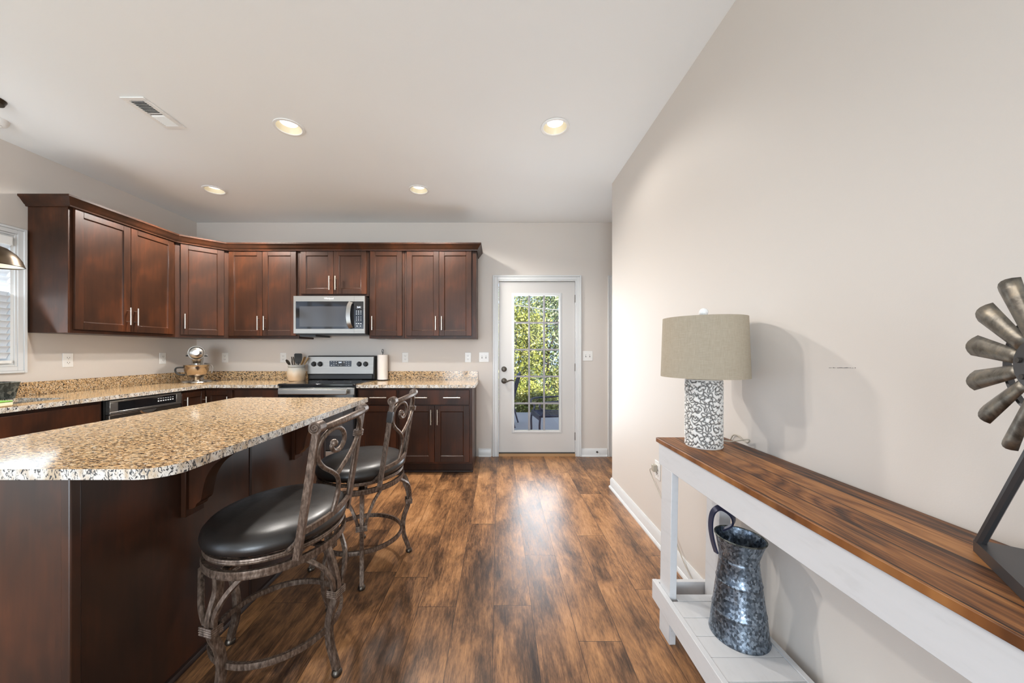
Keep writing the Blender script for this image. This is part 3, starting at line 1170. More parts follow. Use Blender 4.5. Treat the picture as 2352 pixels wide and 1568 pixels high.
pd = thing('pendant_lamp', 'dark bronze dome pendant lamp hanging over the sink', 'lamp', (-3.035, 2.10, 0))
MB().lathe([(.0001, 1.885), (.022, 1.884), (.03, 1.868), (.06, 1.855), (.095, 1.822), (.116, 1.785), (.124, 1.755), (.128, 1.748), (.126, 1.745),
            (.122, 1.752), (.113, 1.783), (.092, 1.818), (.058, 1.850), (.0001, 1.856)][::-1], 40, caps=False).build('dome_shade', [M['bronze']], pd)
MB().lathe([(.0001, 1.853), (.057, 1.847), (.091, 1.815), (.112, 1.781), (.1205, 1.752)][::-1], 40, caps=False).build('shade_lining', M['pendant_in'], pd)
MB().lathe([(.0001, 1.768), (.02, 1.772), (.03, 1.79), (.026, 1.815), (.014, 1.835), (.013, 1.85)], 20).build('bulb', M['bulb'], pd)
MB().cyl((0, 0, 1.88), (0, 0, ZC - .02), .004, 8).build('cord', M['black'], pd)
MB().lathe([(.0001, ZC - .03), (.05, ZC - .026), (.06, ZC - .001), (.0001, ZC - .001)], 24).build('canopy', M['bronze'], pd)

# ================================================================== WALL PLATES
def outlet(label, loc, rz):
    t = thing('electrical_outlet', label, 'outlet', loc, rz, 'white wall outlets')
    MB().box(-.036, .036, -.006, 0, -.058, .058).build('cover_plate', M['plate'], t, bevel=.003)
    for z in (-.02, .02):
        s = MB().prism([(-.017 + 0, z - .010), (-.010, z - .014), (.010, z - .014), (.017, z - .010), (.017, z + .010), (.010, z + .014), (-.010, z + .014), (-.017, z + .010)], -.0085, -.005, 'y')
        o = s.build('receptacle', M['plate'], t, smooth=0)
        MB().box(-.0085, -.006, -.0092, -.008, z - .003, z + .006).box(.006, .0085, -.0092, -.008, z - .003, z + .006).cyl((0, -.0092, z - .008), (0, -.008, z - .008), .0025, 8).build('slot', M['slot'], o, smooth=0)
    MB().cyl((0, -.0072, 0), (0, -.005, 0), .003, 10).build('screw', M['nickel'], t)
    return t


outlet('white outlet on the left wall under the cabinet end, beside the window', (XL, 2.893, 1.158), R(90))
outlet('white outlet on the left wall just left of the stand mixer', (XL, 3.709, 1.158), R(90))
outlet('white outlet on the back wall just right of the stand mixer', (-3.213, YB, 1.158), 0)
outlet('white outlet on the back wall behind the utensil crock', (-2.530, YB, 1.158), 0)
outlet('white outlet on the back wall right of the paper towel holder', (-1.099, YB, 1.160), 0)
outlet('white outlet on the back wall at the right end of the backsplash', (-0.363, YB, 1.160), 0)
outlet('white outlet low on the right wall behind the console table', (XR, 2.255, 0.47), R(-90))


def switch(label, loc, rz):
    t = thing('light_switch', label, 'light switch', loc, rz, 'double light switches')
    MB().box(-.058, .058, -.006, 0, -.058, .058).build('cover_plate', M['plate'], t, bevel=.003)
    for x in (-.023, .023):
        MB().box(x - .005, x + .005, -.016, -.005, -.004, .010).build('toggle', M['plate'], t, bevel=.001)
        MB().box(x - .006, x + .006, -.0068, -.0058, -.013, .013).build('toggle_slot', M['slot'], t, smooth=0)
    return t


switch('white double light switch between the cabinets and the door', (-.176, YB, 1.164), 0)
switch('white double light switch right of the door', (1.042, YB, 1.178), 0)
ds = thing('door_stop', 'small spring door stop on the baseboard right of the door', 'door stop', (1.148, YB - .0145, .055))
MB().cyl((0, 0, 0), (0, -.004, 0), .011, 14).build('base', M['screw'], ds)
MB().cyl((0, -.004, 0), (0, -.05, -.004), .005, 10).build('spring', M['screw'], ds)
MB().cyl((0, -.05, -.004), (0, -.062, -.005), .008, 12).build('tip', M['white'], ds)

# ================================================================== CABINETS
def door_mesh(w, h, st=.057, t=.019):
    """Shaker door, front face at y=-t, back at 0, lower left at origin."""
    mb = MB()
    mb.box(0, st, -t, 0, 0, h).box(w - st, w, -t, 0, 0, h)
    mb.box(st, w - st, -t, 0, 0, st).box(st, w - st, -t, 0, h - st, h)
    # bevelled inner lip and recessed panel
    i0, i1, j0, j1 = st, w - st, st, h - st
    l = .006
    mb.add([(i0, -t + .003, j0), (i1, -t + .003, j0), (i1, -t + .003, j1), (i0, -t + .003, j1),
            (i0 + l, -t + .010, j0 + l), (i1 - l, -t + .010, j0 + l), (i1 - l, -t + .010, j1 - l), (i0 + l, -t + .010, j1 - l)],
           [(0, 1, 5, 4), (1, 2, 6, 5), (2, 3, 7, 6), (3, 0, 4, 7), (4, 5, 6, 7)])
    return mb


def handle(parent, x, z, vertical=True, ln=.15, y=-.019):
    mb = MB()
    h = ln / 2
    if vertical:
        mb.cyl((x, y - .032, z - h), (x, y - .032, z + h), .0058, 12)
        for s in (-1, 1):
            mb.cyl((x, y, z + s * h * .63), (x, y - .032, z + s * h * .63), .0045, 10)
    else:
        mb.cyl((x - h, y - .032, z), (x + h, y - .032, z), .0058, 12)
        for s in (-1, 1):
            mb.cyl((x + s * h * .63, y, z), (x + s * h * .63, y - .032, z), .0045, 10)
    return mb.build('handle', M['nickel'], parent)


def add_door(parent, x, z, w, h, hx=None, hz=None):
    d = door_mesh(w, h).build('door', M['cab'], parent, loc=(x, 0, z), bevel=.0015, seg=1, smooth=30, fix=True)
    if hx is not None:
        handle(d, hx, hz)
    return d


def add_drawer(parent, x, z, w, h, hxs=()):
    d = MB().box(0, w, -.019, 0, 0, h).build('drawer', M['cab'], parent, loc=(x, 0, z), bevel=.003, smooth=30)
    for hx in hxs:
        handle(d, hx, h / 2, False, .165)
    return d


UZ0, UZ1, UD = 1.372, 2.336, .305
GU = 'dark wood upper cabinets'
GB = 'dark wood base cabinets'


def upper(label, x, w, z0, doors, rz=0, loc=None):
    t = thing('upper_cabinet', label, 'cabinet', loc or (x, YB - UD, 0), rz, GU)
    MB().box(.0005, w - .0005, 0, UD - .002, z0, UZ1).build('cabinet_body', M['cab'], t, bevel=.0015, seg=1, smooth=30)
    for (dx, dw, hx) in doors:
        add_door(t, dx, z0 + .028, dw, UZ1 - .012 - z0 - .028, hx, .135)
    return t


# left wall, 36 inch
yl0, yl1 = 2.646, 3.520
wl_ = yl1 - yl0
upper('wide dark wood upper cabinet with two doors on the left wall', 0, wl_, UZ0,
      [(.030, wl_ / 2 - .0315, wl_ / 2 - .0315 - .030), (wl_ / 2 + .0015, wl_ / 2 - .0315, .030)], R(90), (XL + UD, yl0, 0))
# diagonal corner cabinet
t = thing('corner_upper_cabinet', 'dark wood diagonal upper cabinet in the wall corner above the mixer', 'cabinet', (XL + UD, 3.520, 0), R(45), GU)
cl = math.hypot(.305, .305)
cbm = MB()
c45 = Matrix.Rotation(R(-45), 2)
pts = [Vector((0, 0)), Vector((YB - 3.520 - UD, YB - 3.520 - UD)), Vector((.305, .608)), Vector((-.303, .608)), Vector((-.303, 0))]
pts = [c45 @ p for p in pts]
cbm.prism([(p.x, p.y) for p in pts], UZ0, UZ1)
cbm.build('cabinet_body', M['cab'], t, bevel=.0015, seg=1, smooth=30)
add_door(t, .042, UZ0 + .028, cl - .084, UZ1 - .012 - UZ0 - .028, .032, .135)
# back wall
XA = -2.936
upper('dark wood upper cabinet with two doors left of the microwave', XA, .764, UZ0, [(.012, .362, .330), (.377, .362, .032)])
tB = thing('upper_cabinet', 'short dark wood upper cabinet with two doors directly above the microwave', 'cabinet', (-2.172, YB - UD, 0), 0, GU)
MB().box(.0005, .7615, 0, UD - .002, 1.830, UZ1).build('cabinet_body', M['cab'], tB, bevel=.0015, seg=1, smooth=30)
add_door(tB, .026, 1.852, .352, UZ1 - .012 - 1.852, .322, .115)
add_door(tB, .381, 1.852, .356, UZ1 - .012 - 1.852, .032, .115)
upper('narrow dark wood upper cabinet with one door just right of the microwave', -1.410, .385, UZ0, [(.016, .345, .030)])
upper('dark wood upper cabinet with two doors at the right end by the door', -1.025, .780, UZ0, [(.026, .348, .318), (.377, .350, .032)])

# crown moulding along all upper cabinets
cr = MB()
prof = [(0, 2.318), (.010, 2.318), (.012, 2.328), (.019, 2.334), (.030, 2.350), (.044, 2.370), (.054, 2.378), (.055, 2.392), (-.02, 2.392), (-.02, 2.337), (0, 2.337)]
path = [(XL, yl0), (XL + UD + .0205, yl0), (XL + UD + .0205, 3.520 - .0085), (XA + .0085, YB - UD - .0205), (-.245, YB - UD - .0205), (-.245, YB)]
cr.sweep2d(path, [(o + .001, z) for o, z in prof])
tag(cr.build('crown_moulding', M['cab'], smooth=30), 'dark wood crown moulding running along the tops of the upper cabinets', 'moulding')
# little loops of under-cabinet lighting wire
for nm, (xa, xb, yy, dz, lb) in enumerate([(-2.95, -2.72, YB - .10, .022, 'thin white wire looping under the cabinet left of the microwave'), (-1.30, -.95, YB - .10, .014, 'thin white wire sagging under the cabinets right of the microwave')]):
    tag(MB().tube(spline([(xa, yy, UZ0 - .002), (xa + (xb - xa) * .35, yy, UZ0 - dz), (xa + (xb - xa) * .65, yy, UZ0 - dz * .9), (xb, yy, UZ0 - .002)], 6), .002, 6).build('cabinet_light_wire', M['plate']), lb, 'wire')

BD, BH, TK = .61, .868, .108
YF = YB - BD        # front plane of back-wall base cabinets
XF = XL + BD        # front plane of left-wall base cabinets


def base_body(w, d=BD, top=BH):
    mb = MB()
    d -= .002
    mb.box(.0005, w - .0005, 0, d, TK, top)
    if top < BH:
        mb.box(.0005, w - .0005, 0, .03, top, BH).box(.0005, .02, .03, d, top, BH).box(w - .02, w - .0005, .03, d, top, BH)
    mb.box(.0005, w - .0005, .075, d, 0, TK)
    return mb


def base(label, loc, w, rz, kids, top=BH):
    t = thing('base_cabinet', label, 'cabinet', loc, rz, GB)
    base_body(w, BD, top).build('cabinet_body', M['cab'], t, bevel=.0015, seg=1, smooth=30)
    kids(t)
    return t


def k_left18(t):
    add_drawer(t, .020, .700, .370, .148, (.20,))
    add_door(t, .020, TK + .022, .370, .560, .030, .450)


def k_right30(t):
    add_drawer(t, .020, .700, .690, .148, (.195, .520))
    add_door(t, .020, TK + .022, .343, .560, .313, .450)
    add_door(t, .367, TK + .022, .343, .560, .030, .450)


base('dark wood base cabinet with drawer and door just right of the range', (-1.414, YF, 0), .408, 0, k_left18)
base('dark wood base cabinet with wide drawer and two doors beside the patio door', (-1.006, YF, 0), .740, 0, k_right30)
tag(MB().box(-1.414, -.264, YF + .062, YF + .0745, 0.0005, .020).build('toe_kick_strip', M['cabdark'], bevel=.003), 'dark wood shoe strip along the floor under the right base cabinets', 'moulding')


def k_sink(t):
    add_drawer(t, .025, .690, .86, .155)
    add_door(t, .025, TK + .022, .428, .55, .398, .45)
    add_door(t, .457, TK + .022, .428, .55, .030, .45)


base('dark wood sink base cabinet with a wide false drawer under the window', (XF, 1.690, 0), .91, R(90), k_sink, .68)
base('dark wood base cabinet at the near left end of the sink counter', (XF, 1.00, 0), .688, R(90), lambda t: (add_drawer(t, .02, .70, .648, .148, (.324,)), add_door(t, .02, TK + .022, .322, .56, .292, .45), add_door(t, .346, TK + .022, .322, .56, .030, .45)))
# corner carousel cabinet with an L shaped pair of doors
t = thing('corner_base_cabinet', 'dark wood corner base cabinet with two doors meeting at the inner corner', 'cabinet', (0, 0, 0), 0, GB)
cb = MB()
cb.prism([(XL + .002, 3.226), (XF, 3.226), (XF, YF), (-2.650, YF), (-2.650, YB - .002), (XL + .002, YB - .002)], TK, BH)
cb.prism([(XL + .002, 3.226), (XF - .075, 3.226), (XF - .075, YF + .075), (-2.650, YF + .075), (-2.650, YB - .002), (XL + .002, YB - .002)], 0, TK)
cb.build('cabinet_body', M['cab'], t, bevel=.0015, seg=1, smooth=30)
d = door_mesh(.262, .715, .05).build('door', M['cab'], t, loc=(XF, 3.238, TK + .022), rot=(0, 0, R(90)), bevel=.0015, seg=1, smooth=30)
handle(d, .026, .60)
handle(d, .232, .58)
d = door_mesh(.262, .715, .05).build('door', M['cab'], t, loc=(XF + .020, YF, TK + .022), bevel=.0015, seg=1, smooth=30)
handle(d, .235, .58)
base('dark wood base cabinet with a drawer just left of the range', (-2.649, YF, 0), .470, 0,
     lambda t: (add_drawer(t, .02, .70, .43, .148, (.215,)), add_door(t, .02, TK + .022, .43, .56, .40, .45)))

# ---------------------------------------------------------------- dishwasher
t = thing('dishwasher', 'stainless dishwasher with dark control strip under the left counter', 'dishwasher', (XF, 2.6085, 0), R(90))
MB().box(0.004, .610, .0, .58, .10, .862).build('tub', M['black'], t, smooth=0)
dd = MB()
dd.box(.018, .608, -.030, 0, .115, .752)
dd.build('door_panel', M['dw_steel'], t, bevel=.004)
cp = MB()
cp.box(.018, .608, -.034, 0, .756, .775).box(.018, .608, -.034, 0, .845, .858).box(.018, .075, -.034, 0, .775, .845).box(.560, .608, -.034, 0, .775, .845)
cp.build('control_surround', M['steel'], t, bevel=.002, seg=1)
cpn = MB().box(.075, .560, -.030, 0, .775, .845).build('control_panel', M['blackglass'], t, smooth=0)
bt = MB()
for k in range(7):
    for zz, hh in ((.825, .004), (.803, .009)):
        bt.box(.39 + k * .022, .402 + k * .022, -.0312, -.030, zz, zz + hh)
bt.build('buttons', M['silvertext'], cpn, smooth=0)
pk = MB()
for k in range(14):
    a0, a1 = PI * k / 14, PI * (k + 1) / 14
    pk.add([(.313 - .075 * math.cos(a0), -.032, .752 - .036 * math.sin(a0)), (.313 - .075 * math.cos(a1), -.032, .752 - .036 * math.sin(a1)),
            (.313 - .062 * math.cos(a1), -.037, .752 - .026 * math.sin(a1)), (.313 - .062 * math.cos(a0), -.037, .752 - .026 * math.sin(a0))], [(0, 1, 2, 3)])
pk.build('pocket_handle', M['chrome'], t)
MB().prism([(.313 - .062 * math.cos(PI * k / 14), .752 - .026 * math.sin(PI * k / 14)) for k in range(15)], -.0345, -.0305, 'y').build('pocket_recess', M['slot'], t, smooth=0)

# ---------------------------------------------------------------- countertops
CT0, CT1 = .869, .900
HX0, HX1, HY0, HY1 = -3.42, -3.06, 1.75, 2.505
XE = XF + .038
YE = YF - .038
ct = MB()
XS = -2.180


def slab(mb, poly, z0=CT0, z1=CT1):
    mb.cur = 0
    mb.prism(poly, z0, z1, 'z', 1)


# one L shaped slab cut round the sink
cuts = [(XL, XE, 1.0, HY0), (XL, HX0, HY0, HY1), (HX1, XE, HY0, HY1)]
outer = [(XL, 1.0), (XE, 1.0), (XE, YE), (XS, YE), (XS, YB), (XL, YB)]
hole = [(HX0, HY0), (HX1, HY0), (HX1, HY1), (HX0, HY1)]


def slab_with_hole(outer, hole, z0, z1):
    bm = bmesh.new()
    rings = []
    for poly in (outer, hole):
        vs = [bm.verts.new((x, y, z1)) for x, y in poly]
        rings.append([bm.edges.new((vs[i], vs[(i + 1) % len(vs)])) for i in range(len(vs))])
    bmesh.ops.triangle_fill(bm, use_beauty=True, edges=rings[0] + rings[1], normal=(0, 0, 1))
    top = list(bm.faces)
    r = bmesh.ops.extrude_face_region(bm, geom=top)
    bmesh.ops.translate(bm, vec=(0, 0, z0 - z1), verts=[g for g in r['geom'] if isinstance(g, bmesh.types.BMVert)])
    bmesh.ops.recalc_face_normals(bm, faces=bm.faces)
    for f in bm.faces:
        f.material_index = 1 if abs(f.normal.z) < .5 else 0
    return bm


bm = slab_with_hole(outer, hole, CT0, CT1)
me = bpy.data.meshes.new('countertop')
bm.to_mesh(me)
bm.free()
me.materials.append(M['granite'])
me.materials.append(M['granite_edge'])
cto = bpy.data.objects.new('countertop', me)
COL.objects.link(cto)
tag(cto, 'speckled tan granite countertop turning the corner from sink to range', 'countertop')
bs = MB()
bs.box(XL, XL + .02, 1.0, YB - .02, CT1 + .0003, 1.000).box(XL, XS, YB - .02, YB, CT1 + .0003, 1.000)
bs.build('backsplash', M['granite'], cto, smooth=0)
cr_ = MB()
slab(cr_, [(-1.4135, YE), (-.236, YE), (-.236, YB), (-1.4135, YB)])
ctr = cr_.build('countertop', [M['granite'], M['granite_edge']], smooth=0, bevel=.003)
tag(ctr, 'short speckled granite countertop between the range and the patio door', 'countertop')
MB().box(-1.4135, -.2475, YB - .02, YB, CT1 + .0003, 1.000).build('backsplash', M['granite'], ctr, smooth=0)
sk = MB()
g = .004
sx0, sx1, sy0, sy1 = HX0 + g, HX1 - g, HY0 + g, HY1 - g
sk.add([(sx0, sy0, CT0), (sx1, sy0, CT0), (sx1, sy1, CT0), (sx0, sy1, CT0), (sx0 + .02, sy0 + .02, .70), (sx1 - .02, sy0 + .02, .70), (sx1 - .02, sy1 - .02, .70), (sx0 + .02, sy1 - .02, .70)],
       [(0, 1, 5, 4), (1, 2, 6, 5), (2, 3, 7, 6), (3, 0, 4, 7), (4, 5, 6, 7)])
tag(sk.build('kitchen_sink', M['steel'], smooth=0), 'stainless undermount sink in the left counter below the window', 'sink')

# ---------------------------------------------------------------- island
IX0, IX1, IY0, IY1 = -1.882, -.936, .985, 2.522
BX0, BX1, BY0, BY1 = -1.850, -1.222, 1.003, 2.475


def rounded(x0, x1, y0, y1, rads, n=10):
    """radii for corners (x1,y0),(x1,y1),(x0,y1),(x0,y0)"""
    out = []
    for (cx, cy, r, a0) in ((x1 - rads[0], y0 + rads[0], rads[0], -90), (x1 - rads[1], y1 - rads[1], rads[1], 0),
                            (x0 + rads[2], y1 - rads[2], rads[2], 90), (x0 + rads[3], y0 + rads[3], rads[3], 180)):
        for k in range(n + 1):
            a = R(a0 + 90 * k / n)
            out.append((cx + r * math.cos(a), cy + r * math.sin(a)))
    return out


ic = MB()
slab(ic, rounded(IX0, IX1, IY0, IY1, (.085, .012, .012, .06)), .8705, .9005)
tag(ic.build('island_countertop', [M['granite'], M['granite_edge']], smooth=30, bevel=.004), 'long speckled tan granite slab with rounded corner on the island', 'countertop')
t = thing('kitchen_island', 'dark wood kitchen island with corbels under the granite slab', 'island', (0, 0, 0))
MB().box(BX0, BX1, BY0, BY1, 0, .8700).build('island_body', M['island'], t, bevel=.002, seg=1, smooth=30)
post = MB()
post.box(BX1 - .022, BX1 + .006, BY0 - .006, BY0 + .024, .0, .8700)
post.build('corner_post', M['island'], t, bevel=.005, seg=3, smooth=30)
MB().box(BX1, BX1 + .003, 1.722, 1.736, .02, .8700).build('panel_seam_strip', M['cabdark'], t, smooth=0)
MB().box(BX1, BX1 + .003, BY1 - .02, BY1, .02, .8700).build('end_stile', M['cabdark'], t, smooth=0)
MB().prism([(BX1, 0.0005), (BX1 + .016, 0.0005), (BX1 + .016, .008), (BX1 + .010, .018), (BX1, .021)], BY0 + .024, BY1, 'y').build('shoe_moulding', M['cabdark'], t)


def corbel(y):
    # scrolled bracket: a back plate and a curved arm reaching out under the overhang
    pl = MB().box(BX1, BX1 + .020, y, y + .085, .592, .8700)
    o = pl.build('corbel', M['cab'], t, bevel=.002, seg=1, smooth=30)
    pr = [(BX1 + .020, .8695), (BX1 + .205, .8695), (BX1 + .205, .845)]
    arc = spline([(BX1 + .200, .840, 0), (BX1 + .165, .825, 0), (BX1 + .118, .790, 0), (BX1 + .088, .745, 0), (BX1 + .074, .695, 0), (BX1 + .066, .655, 0), (BX1 + .050, .640, 0), (BX1 + .042, .625, 0), (BX1 + .020, .618, 0)], 5)
    pr += [(p.x, p.y) for p in arc]
    MB().prism(pr[::-1], y + .014, y + .071, 'y').build('bracket', M['cab'], o, bevel=.003, smooth=35)
    return o


corbel(1.350)
corbel(2.070)

# ---------------------------------------------------------------- range
t = thing('range', 'stainless and black electric range with a knobbed backguard', 'range', (-2.1755, 3.470, 0))
RW = .757
MB().box(0.001, RW, .045, .64, .06, .890).build('oven_body', M['black'], t, smooth=0)
ck = MB().box(-.001, RW + .002, -.012, .60, .891, .912).build('cooktop', M['blackglass'], t, bevel=.005)
for (x, y, r) in ((.20, .16, .10), (.56, .16, .085), (.20, .42, .075), (.56, .42, .09)):
    MB().lathe([(r - .002, .9122), (r, .9122), (r, .9126), (r - .002, .9126), (r - .002, .9122)], 40, (x, y, 0)).build('burner_ring', mat('burner_mark', (.10, .10, .10), .3), ck)
od = MB()
od.box(.002, RW - .002, .0, .045, .255, .880)
odo = od.build('oven_door', M['blackglass'], t, bevel=.004)
hb = MB().box(.004, RW - .004, -.012, 0, .805, .872)
hbo = hb.build('door_top_band', M['steel'], odo, bevel=.002, seg=1)
hd = MB()
hd.box(.028, RW - .060, -.058, -.036, .812, .862)
hd.box(.040, .070, -.036, -.012, .826, .848).box(RW - .102, RW - .072, -.036, -.012, .826, .848)
hd.build('door_handle', M['steel'], odo, bevel=.006, seg=3)
MB().box(.12, RW - .12, -.002, .0, .40, .70).build('oven_window', M['greyglass'], odo, smooth=0)
rd = MB().box(.002, RW - .002, .004, .045, .065, .245).build('drawer', M['steel'], t, bevel=.004)
MB().box(.02, RW - .02, .07, .60, 0.0, .06).build('plinth', M['black'], t, smooth=0)
bgd = MB()
bgd.box(.000, .761, .535, .640, .913, 1.182)
bgo = bgd.build('backguard', M['black'], t, bevel=.008, seg=2)
bp = MB().prism([(.532, .976), (.535, 1.172), (.526, 1.172), (.510, .976)], .008, .752, 'x')
bpo = bp.build('backguard_panel', M['steel'], bgo, bevel=.003)
MB().box(.02, .74, .512, .536, .918, .968).build('vent_band', M['black'], bgo, bevel=.004)
dsp = MB().box(.255, .502, .515, .5215, 1.060, 1.124).build('display', M['blackglass'], bgo, smooth=0)
ky = MB()
for (a, b, w_) in ((.278, 1.115, .008), (.306, 1.115, .008), (.334, 1.115, .010), (.306, 1.093, .009), (.334, 1.093, .011), (.278, 1.073, .012), (.306, 1.073, .012), (.420, 1.115, .006), (.420, 1.105, .016),
                   (.447, 1.113, .009), (.474, 1.113, .007), (.447, 1.094, .009), (.474, 1.094, .010), (.447, 1.073, .010), (.474, 1.073, .012), (.356, 1.075, .014), (.386, 1.075, .014)):
    ky.box(a - w_ / 2, a + w_ / 2, .5143, .515, b - .0025, b + .0025)
ky.build('keys', M['silvertext'], bgo, smooth=0)
text_mesh('clock_digits', '2:41', .022, M['digits'], bgo, (.378, .5140, 1.106), (PI / 2, 0, 0))
for x in (.078, .150, .592, .665):
    kn = MB().lathe([(.029, 0), (.029, .004), (.024, .006), (.022, .026), (.019, .030), (.0001, .030)], 28, mtx=Matrix.Rotation(PI / 2, 4, 'X'))
    kn.box(-.0045, .0045, -.036, -.026, -.02, .02)
    kn.build('knob', M['black'], bgo, loc=(x, .520, 1.088), rot=(0, R(8), 0))

# ---------------------------------------------------------------- microwave
t = thing('microwave', 'stainless over the range microwave with black glass door', 'microwave', (-2.161, 3.700, 1.409))
MW, MH = .750, .405
MB().box(.003, MW - .003, .03, .428, .0, MH).build('housing', M['black'], t, bevel=.003, smooth=30)
dr = MB()
dr.box(0, .023, 0, .03, .012, MH).box(.023, .636, 0, .03, .348, MH).box(.023, .636, 0, .03, .012, .059)
dro = dr.build('door_frame', M['steel'], t, smooth=0)
MB().box(.023, .636, .002, .03, .059, .348).build('door_glass', M['blackglass'], dro, smooth=0)
MB().box(.062, .560, .0012, .002, .082, .296).build('door_window', M['greyglass'], dro, smooth=0)
cpm = MB()
cpm.box(.6375, MW, 0, .03, .348, MH).box(.6375, MW, 0, .03, .012, .059).box(.737, MW, 0, .03, .059, .348)
cpo = cpm.build('control_frame', M['steel'], t, smooth=0)
MB().box(.6375, .737, .002, .03, .059, .348).build('control_glass', M['blackglass'], cpo, smooth=0)
kp = MB()
for r_, z in enumerate((.247, .232, .215, .190, .175, .160, .146)):
    for c_, x in enumerate((.662, .685, .708)):
        w_ = .010 if r_ < 3 else .005
        kp.box(x - w_ / 2, x + w_ / 2, .0012, .002, z - .002, z + .002)
for x, w_ in ((.662, .014), (.685, .014), (.708, .012)):
    kp.box(x - w_ / 2, x + w_ / 2, .0012, .002, .112, .117)
for x in (.668, .704):
    kp.box(x - .004, x + .004, .0012, .002, .085, .092)
kp.build('keypad', M['silvertext'], cpo, smooth=0)
MB().box(.660, .715, .0010, .002, .272, .300).build('clock_window', M['greyglass'], cpo, smooth=0)
text_mesh('clock_digits', '2:41', .022, M['digits'], cpo, (.688, .0009, .286), (PI / 2, 0, 0))
text_mesh('brand_lettering', 'Whirlpool', .024, M['silvertext'], dro, (.372, -.0006, .378), (PI / 2, 0, 0))
hm = MB()
hpts = [(.612, -.018, .068), (.598, -.036, .12), (.592, -.042, .20), (.598, -.036, .29), (.612, -.018, .338)]
hm.tube(spline(hpts, 6), 1.0, sec=[(-.004, -.022), (.004, -.022), (.006, 0), (.004, .022), (-.004, .022)][::-1], up=(1, 0, 0))
hm.build('door_handle', M['chrome'], dro)
MB().box(.600, .625, -.02, .002, .070, .085).box(.600, .625, -.02, .002, .322, .337).build('handle_mount', M['steel'], dro)
MB().box(.03, .20, .06, .38, -.020, .0).build('vent_filter', M['black'], t, smooth=0)

# ================================================================== COUNTER ITEMS
# stand mixer, nose towards the room
t = thing('stand_mixer', 'chrome stand mixer with a bowl in the counter corner', 'mixer', (-3.185, 3.710, CT1 + .0008), R(38))
bs_ = MB().lathe([(.0001, 0), (.128, 0), (.131, .008), (.126, .020), (.10, .026), (.0001, .027)], 40, (0, 0, 0), sx=1.0, sy=1.08)
bs_.build('base', M['chrome'], t)
MB().lathe([(.062, .0), (.052, .06), (.050, .16), (.058, .24), (.05, .26), (.0001, .262)], 28, (0, .085, .02), sx=.9, sy=.8).build('column', M['chrome'], t)
hdm = MB()
hp = [(0, .17, 0), (0, .10, 0), (0, 0, 0), (0, -.09, 0), (0, -.125, 0), (0, -.138, 0)]
hdm.tube(hp, [.045, .066, .071, .066, .054, .026], 28)
hdo = hdm.build('motor_head', M['chrome'], t, loc=(0, 0, .315))
MB().tube([(0, -.07, 0), (0, -.086, 0)], .0695, 28).build('trim_band', M['steel'], hdo, loc=(0, 0, 0))
MB().cyl((0, -.138, .004), (0, -.145, .004), .026, 20).build('hub_cap', M['white'], hdo)
MB().cyl((.034, -.118, -.002), (.034, -.142, -.002), .010, 14).build('lock_knob', M['black'], hdo)
MB().cyl((-.086, -.02, -.03), (.086, -.02, -.03), .008, 12).build('speed_lever', M['black'], hdo)
MB().lathe([(.030, .225), (.034, .235), (.044, .262), (.046, .27)], 24, (0, -.045, -.02)).build('beater_hub', M['chrome'], t)
bo = MB().lathe([(.048, .027), (.046, .034), (.030, .046), (.034, .054), (.060, .070), (.084, .095), (.099, .128), (.105, .165), (.106, .185), (.109, .189), (.104, .189), (.100, .160), (.093, .128), (.078, .098), (.054, .075), (.0001, .066)], 40, (0, -.045, 0))
boo = bo.build('bowl', mat('amber_reflection_bowl', (.50, .42, .33), .2, 1.0), t)  # bowl colour carries the amber reflection of the granite
MB().tube(spline([(-.104, 0, .165), (-.155, 0, .162), (-.165, 0, .13), (-.14, 0, .095), (-.088, 0, .088)], 5), .008, 8).build('bowl_handle', M['black'], boo, loc=(0, -.045, 0))
MB().tube(spline([(.06, .03, .20), (.11, .0, .19), (.13, -.02, .15), (.12, -.03, .10)], 5), .007, 8).build('pour_guard', M['steel'], t)
MB().tube(spline([(.02, .14, .02), (.10, .16, .01), (.17, .10, .006), (.16, .04, .006), (.12, .03, .02)], 6), .0035, 6).build('power_cord', M['black'], t)

# utensil crock
cx_, cy_ = -2.262, 3.930
t = thing('utensil_crock', 'two tone stoneware crock left of the range', 'crock', (cx_, cy_, CT1 + .0008))
MB().lathe([(.0001, 0), (.070, 0), (.082, .008), (.090, .045), (.091, .10), (.084, .140), (.080, .150), (.083, .158), (.085, .172), (.083, .180), (.077, .178), (.075, .150), (.080, .10), (.078, .03), (.0001, .012)], 40).build('pot', M['crock'], t)
MB().ball((0, 0, 0), .008, 10).build('lug', M['crock'], t, loc=(-.088, 0, .140))


def utensil(name, label, p0, p1, m, fn):
    v = Vector(p1) - Vector(p0)
    o = thing(name, label, 'utensil', (cx_ + p0[0], cy_ + p0[1], CT1 + .016 + p0[2]), 0, 'utensils in the crock')
    o.rotation_euler = v.to_track_quat('Z', 'Y').to_euler()
    fn(o, v.length, m)
    return o


def ut_spatula(o, l, m):
    MB().tube([(0, 0, 0), (0, 0, l * .68)], .006, 8).build('handle', m, o)
    MB().prism([(-.022, l * .60), (.022, l * .60), (.038, l * .74), (.040, l * .97), (.030, l), (-.030, l), (-.040, l * .97), (-.038, l * .74)], -.0015, .0015, 'y').build('blade', m, o, bevel=.001, seg=1)


def ut_spoon(o, l, m):
    MB().tube([(0, 0, 0), (0, 0, l * .74)], [.0055, .007], 8).build('handle', m, o)
    MB().lathe([(.0001, -.042), (.018, -.03), (.028, 0), (.022, .03), (.0001, .042)], 16, (0, 0, l * .85), sy=.3).build('bowl', m, o)


def ut_tongs(o, l, m):
    for s in (-1, 1):
        MB().tube([(s * .004, 0, 0), (s * .016, 0, l * .5), (s * .012, 0, l)], .006, 6).build('arm', m, o)


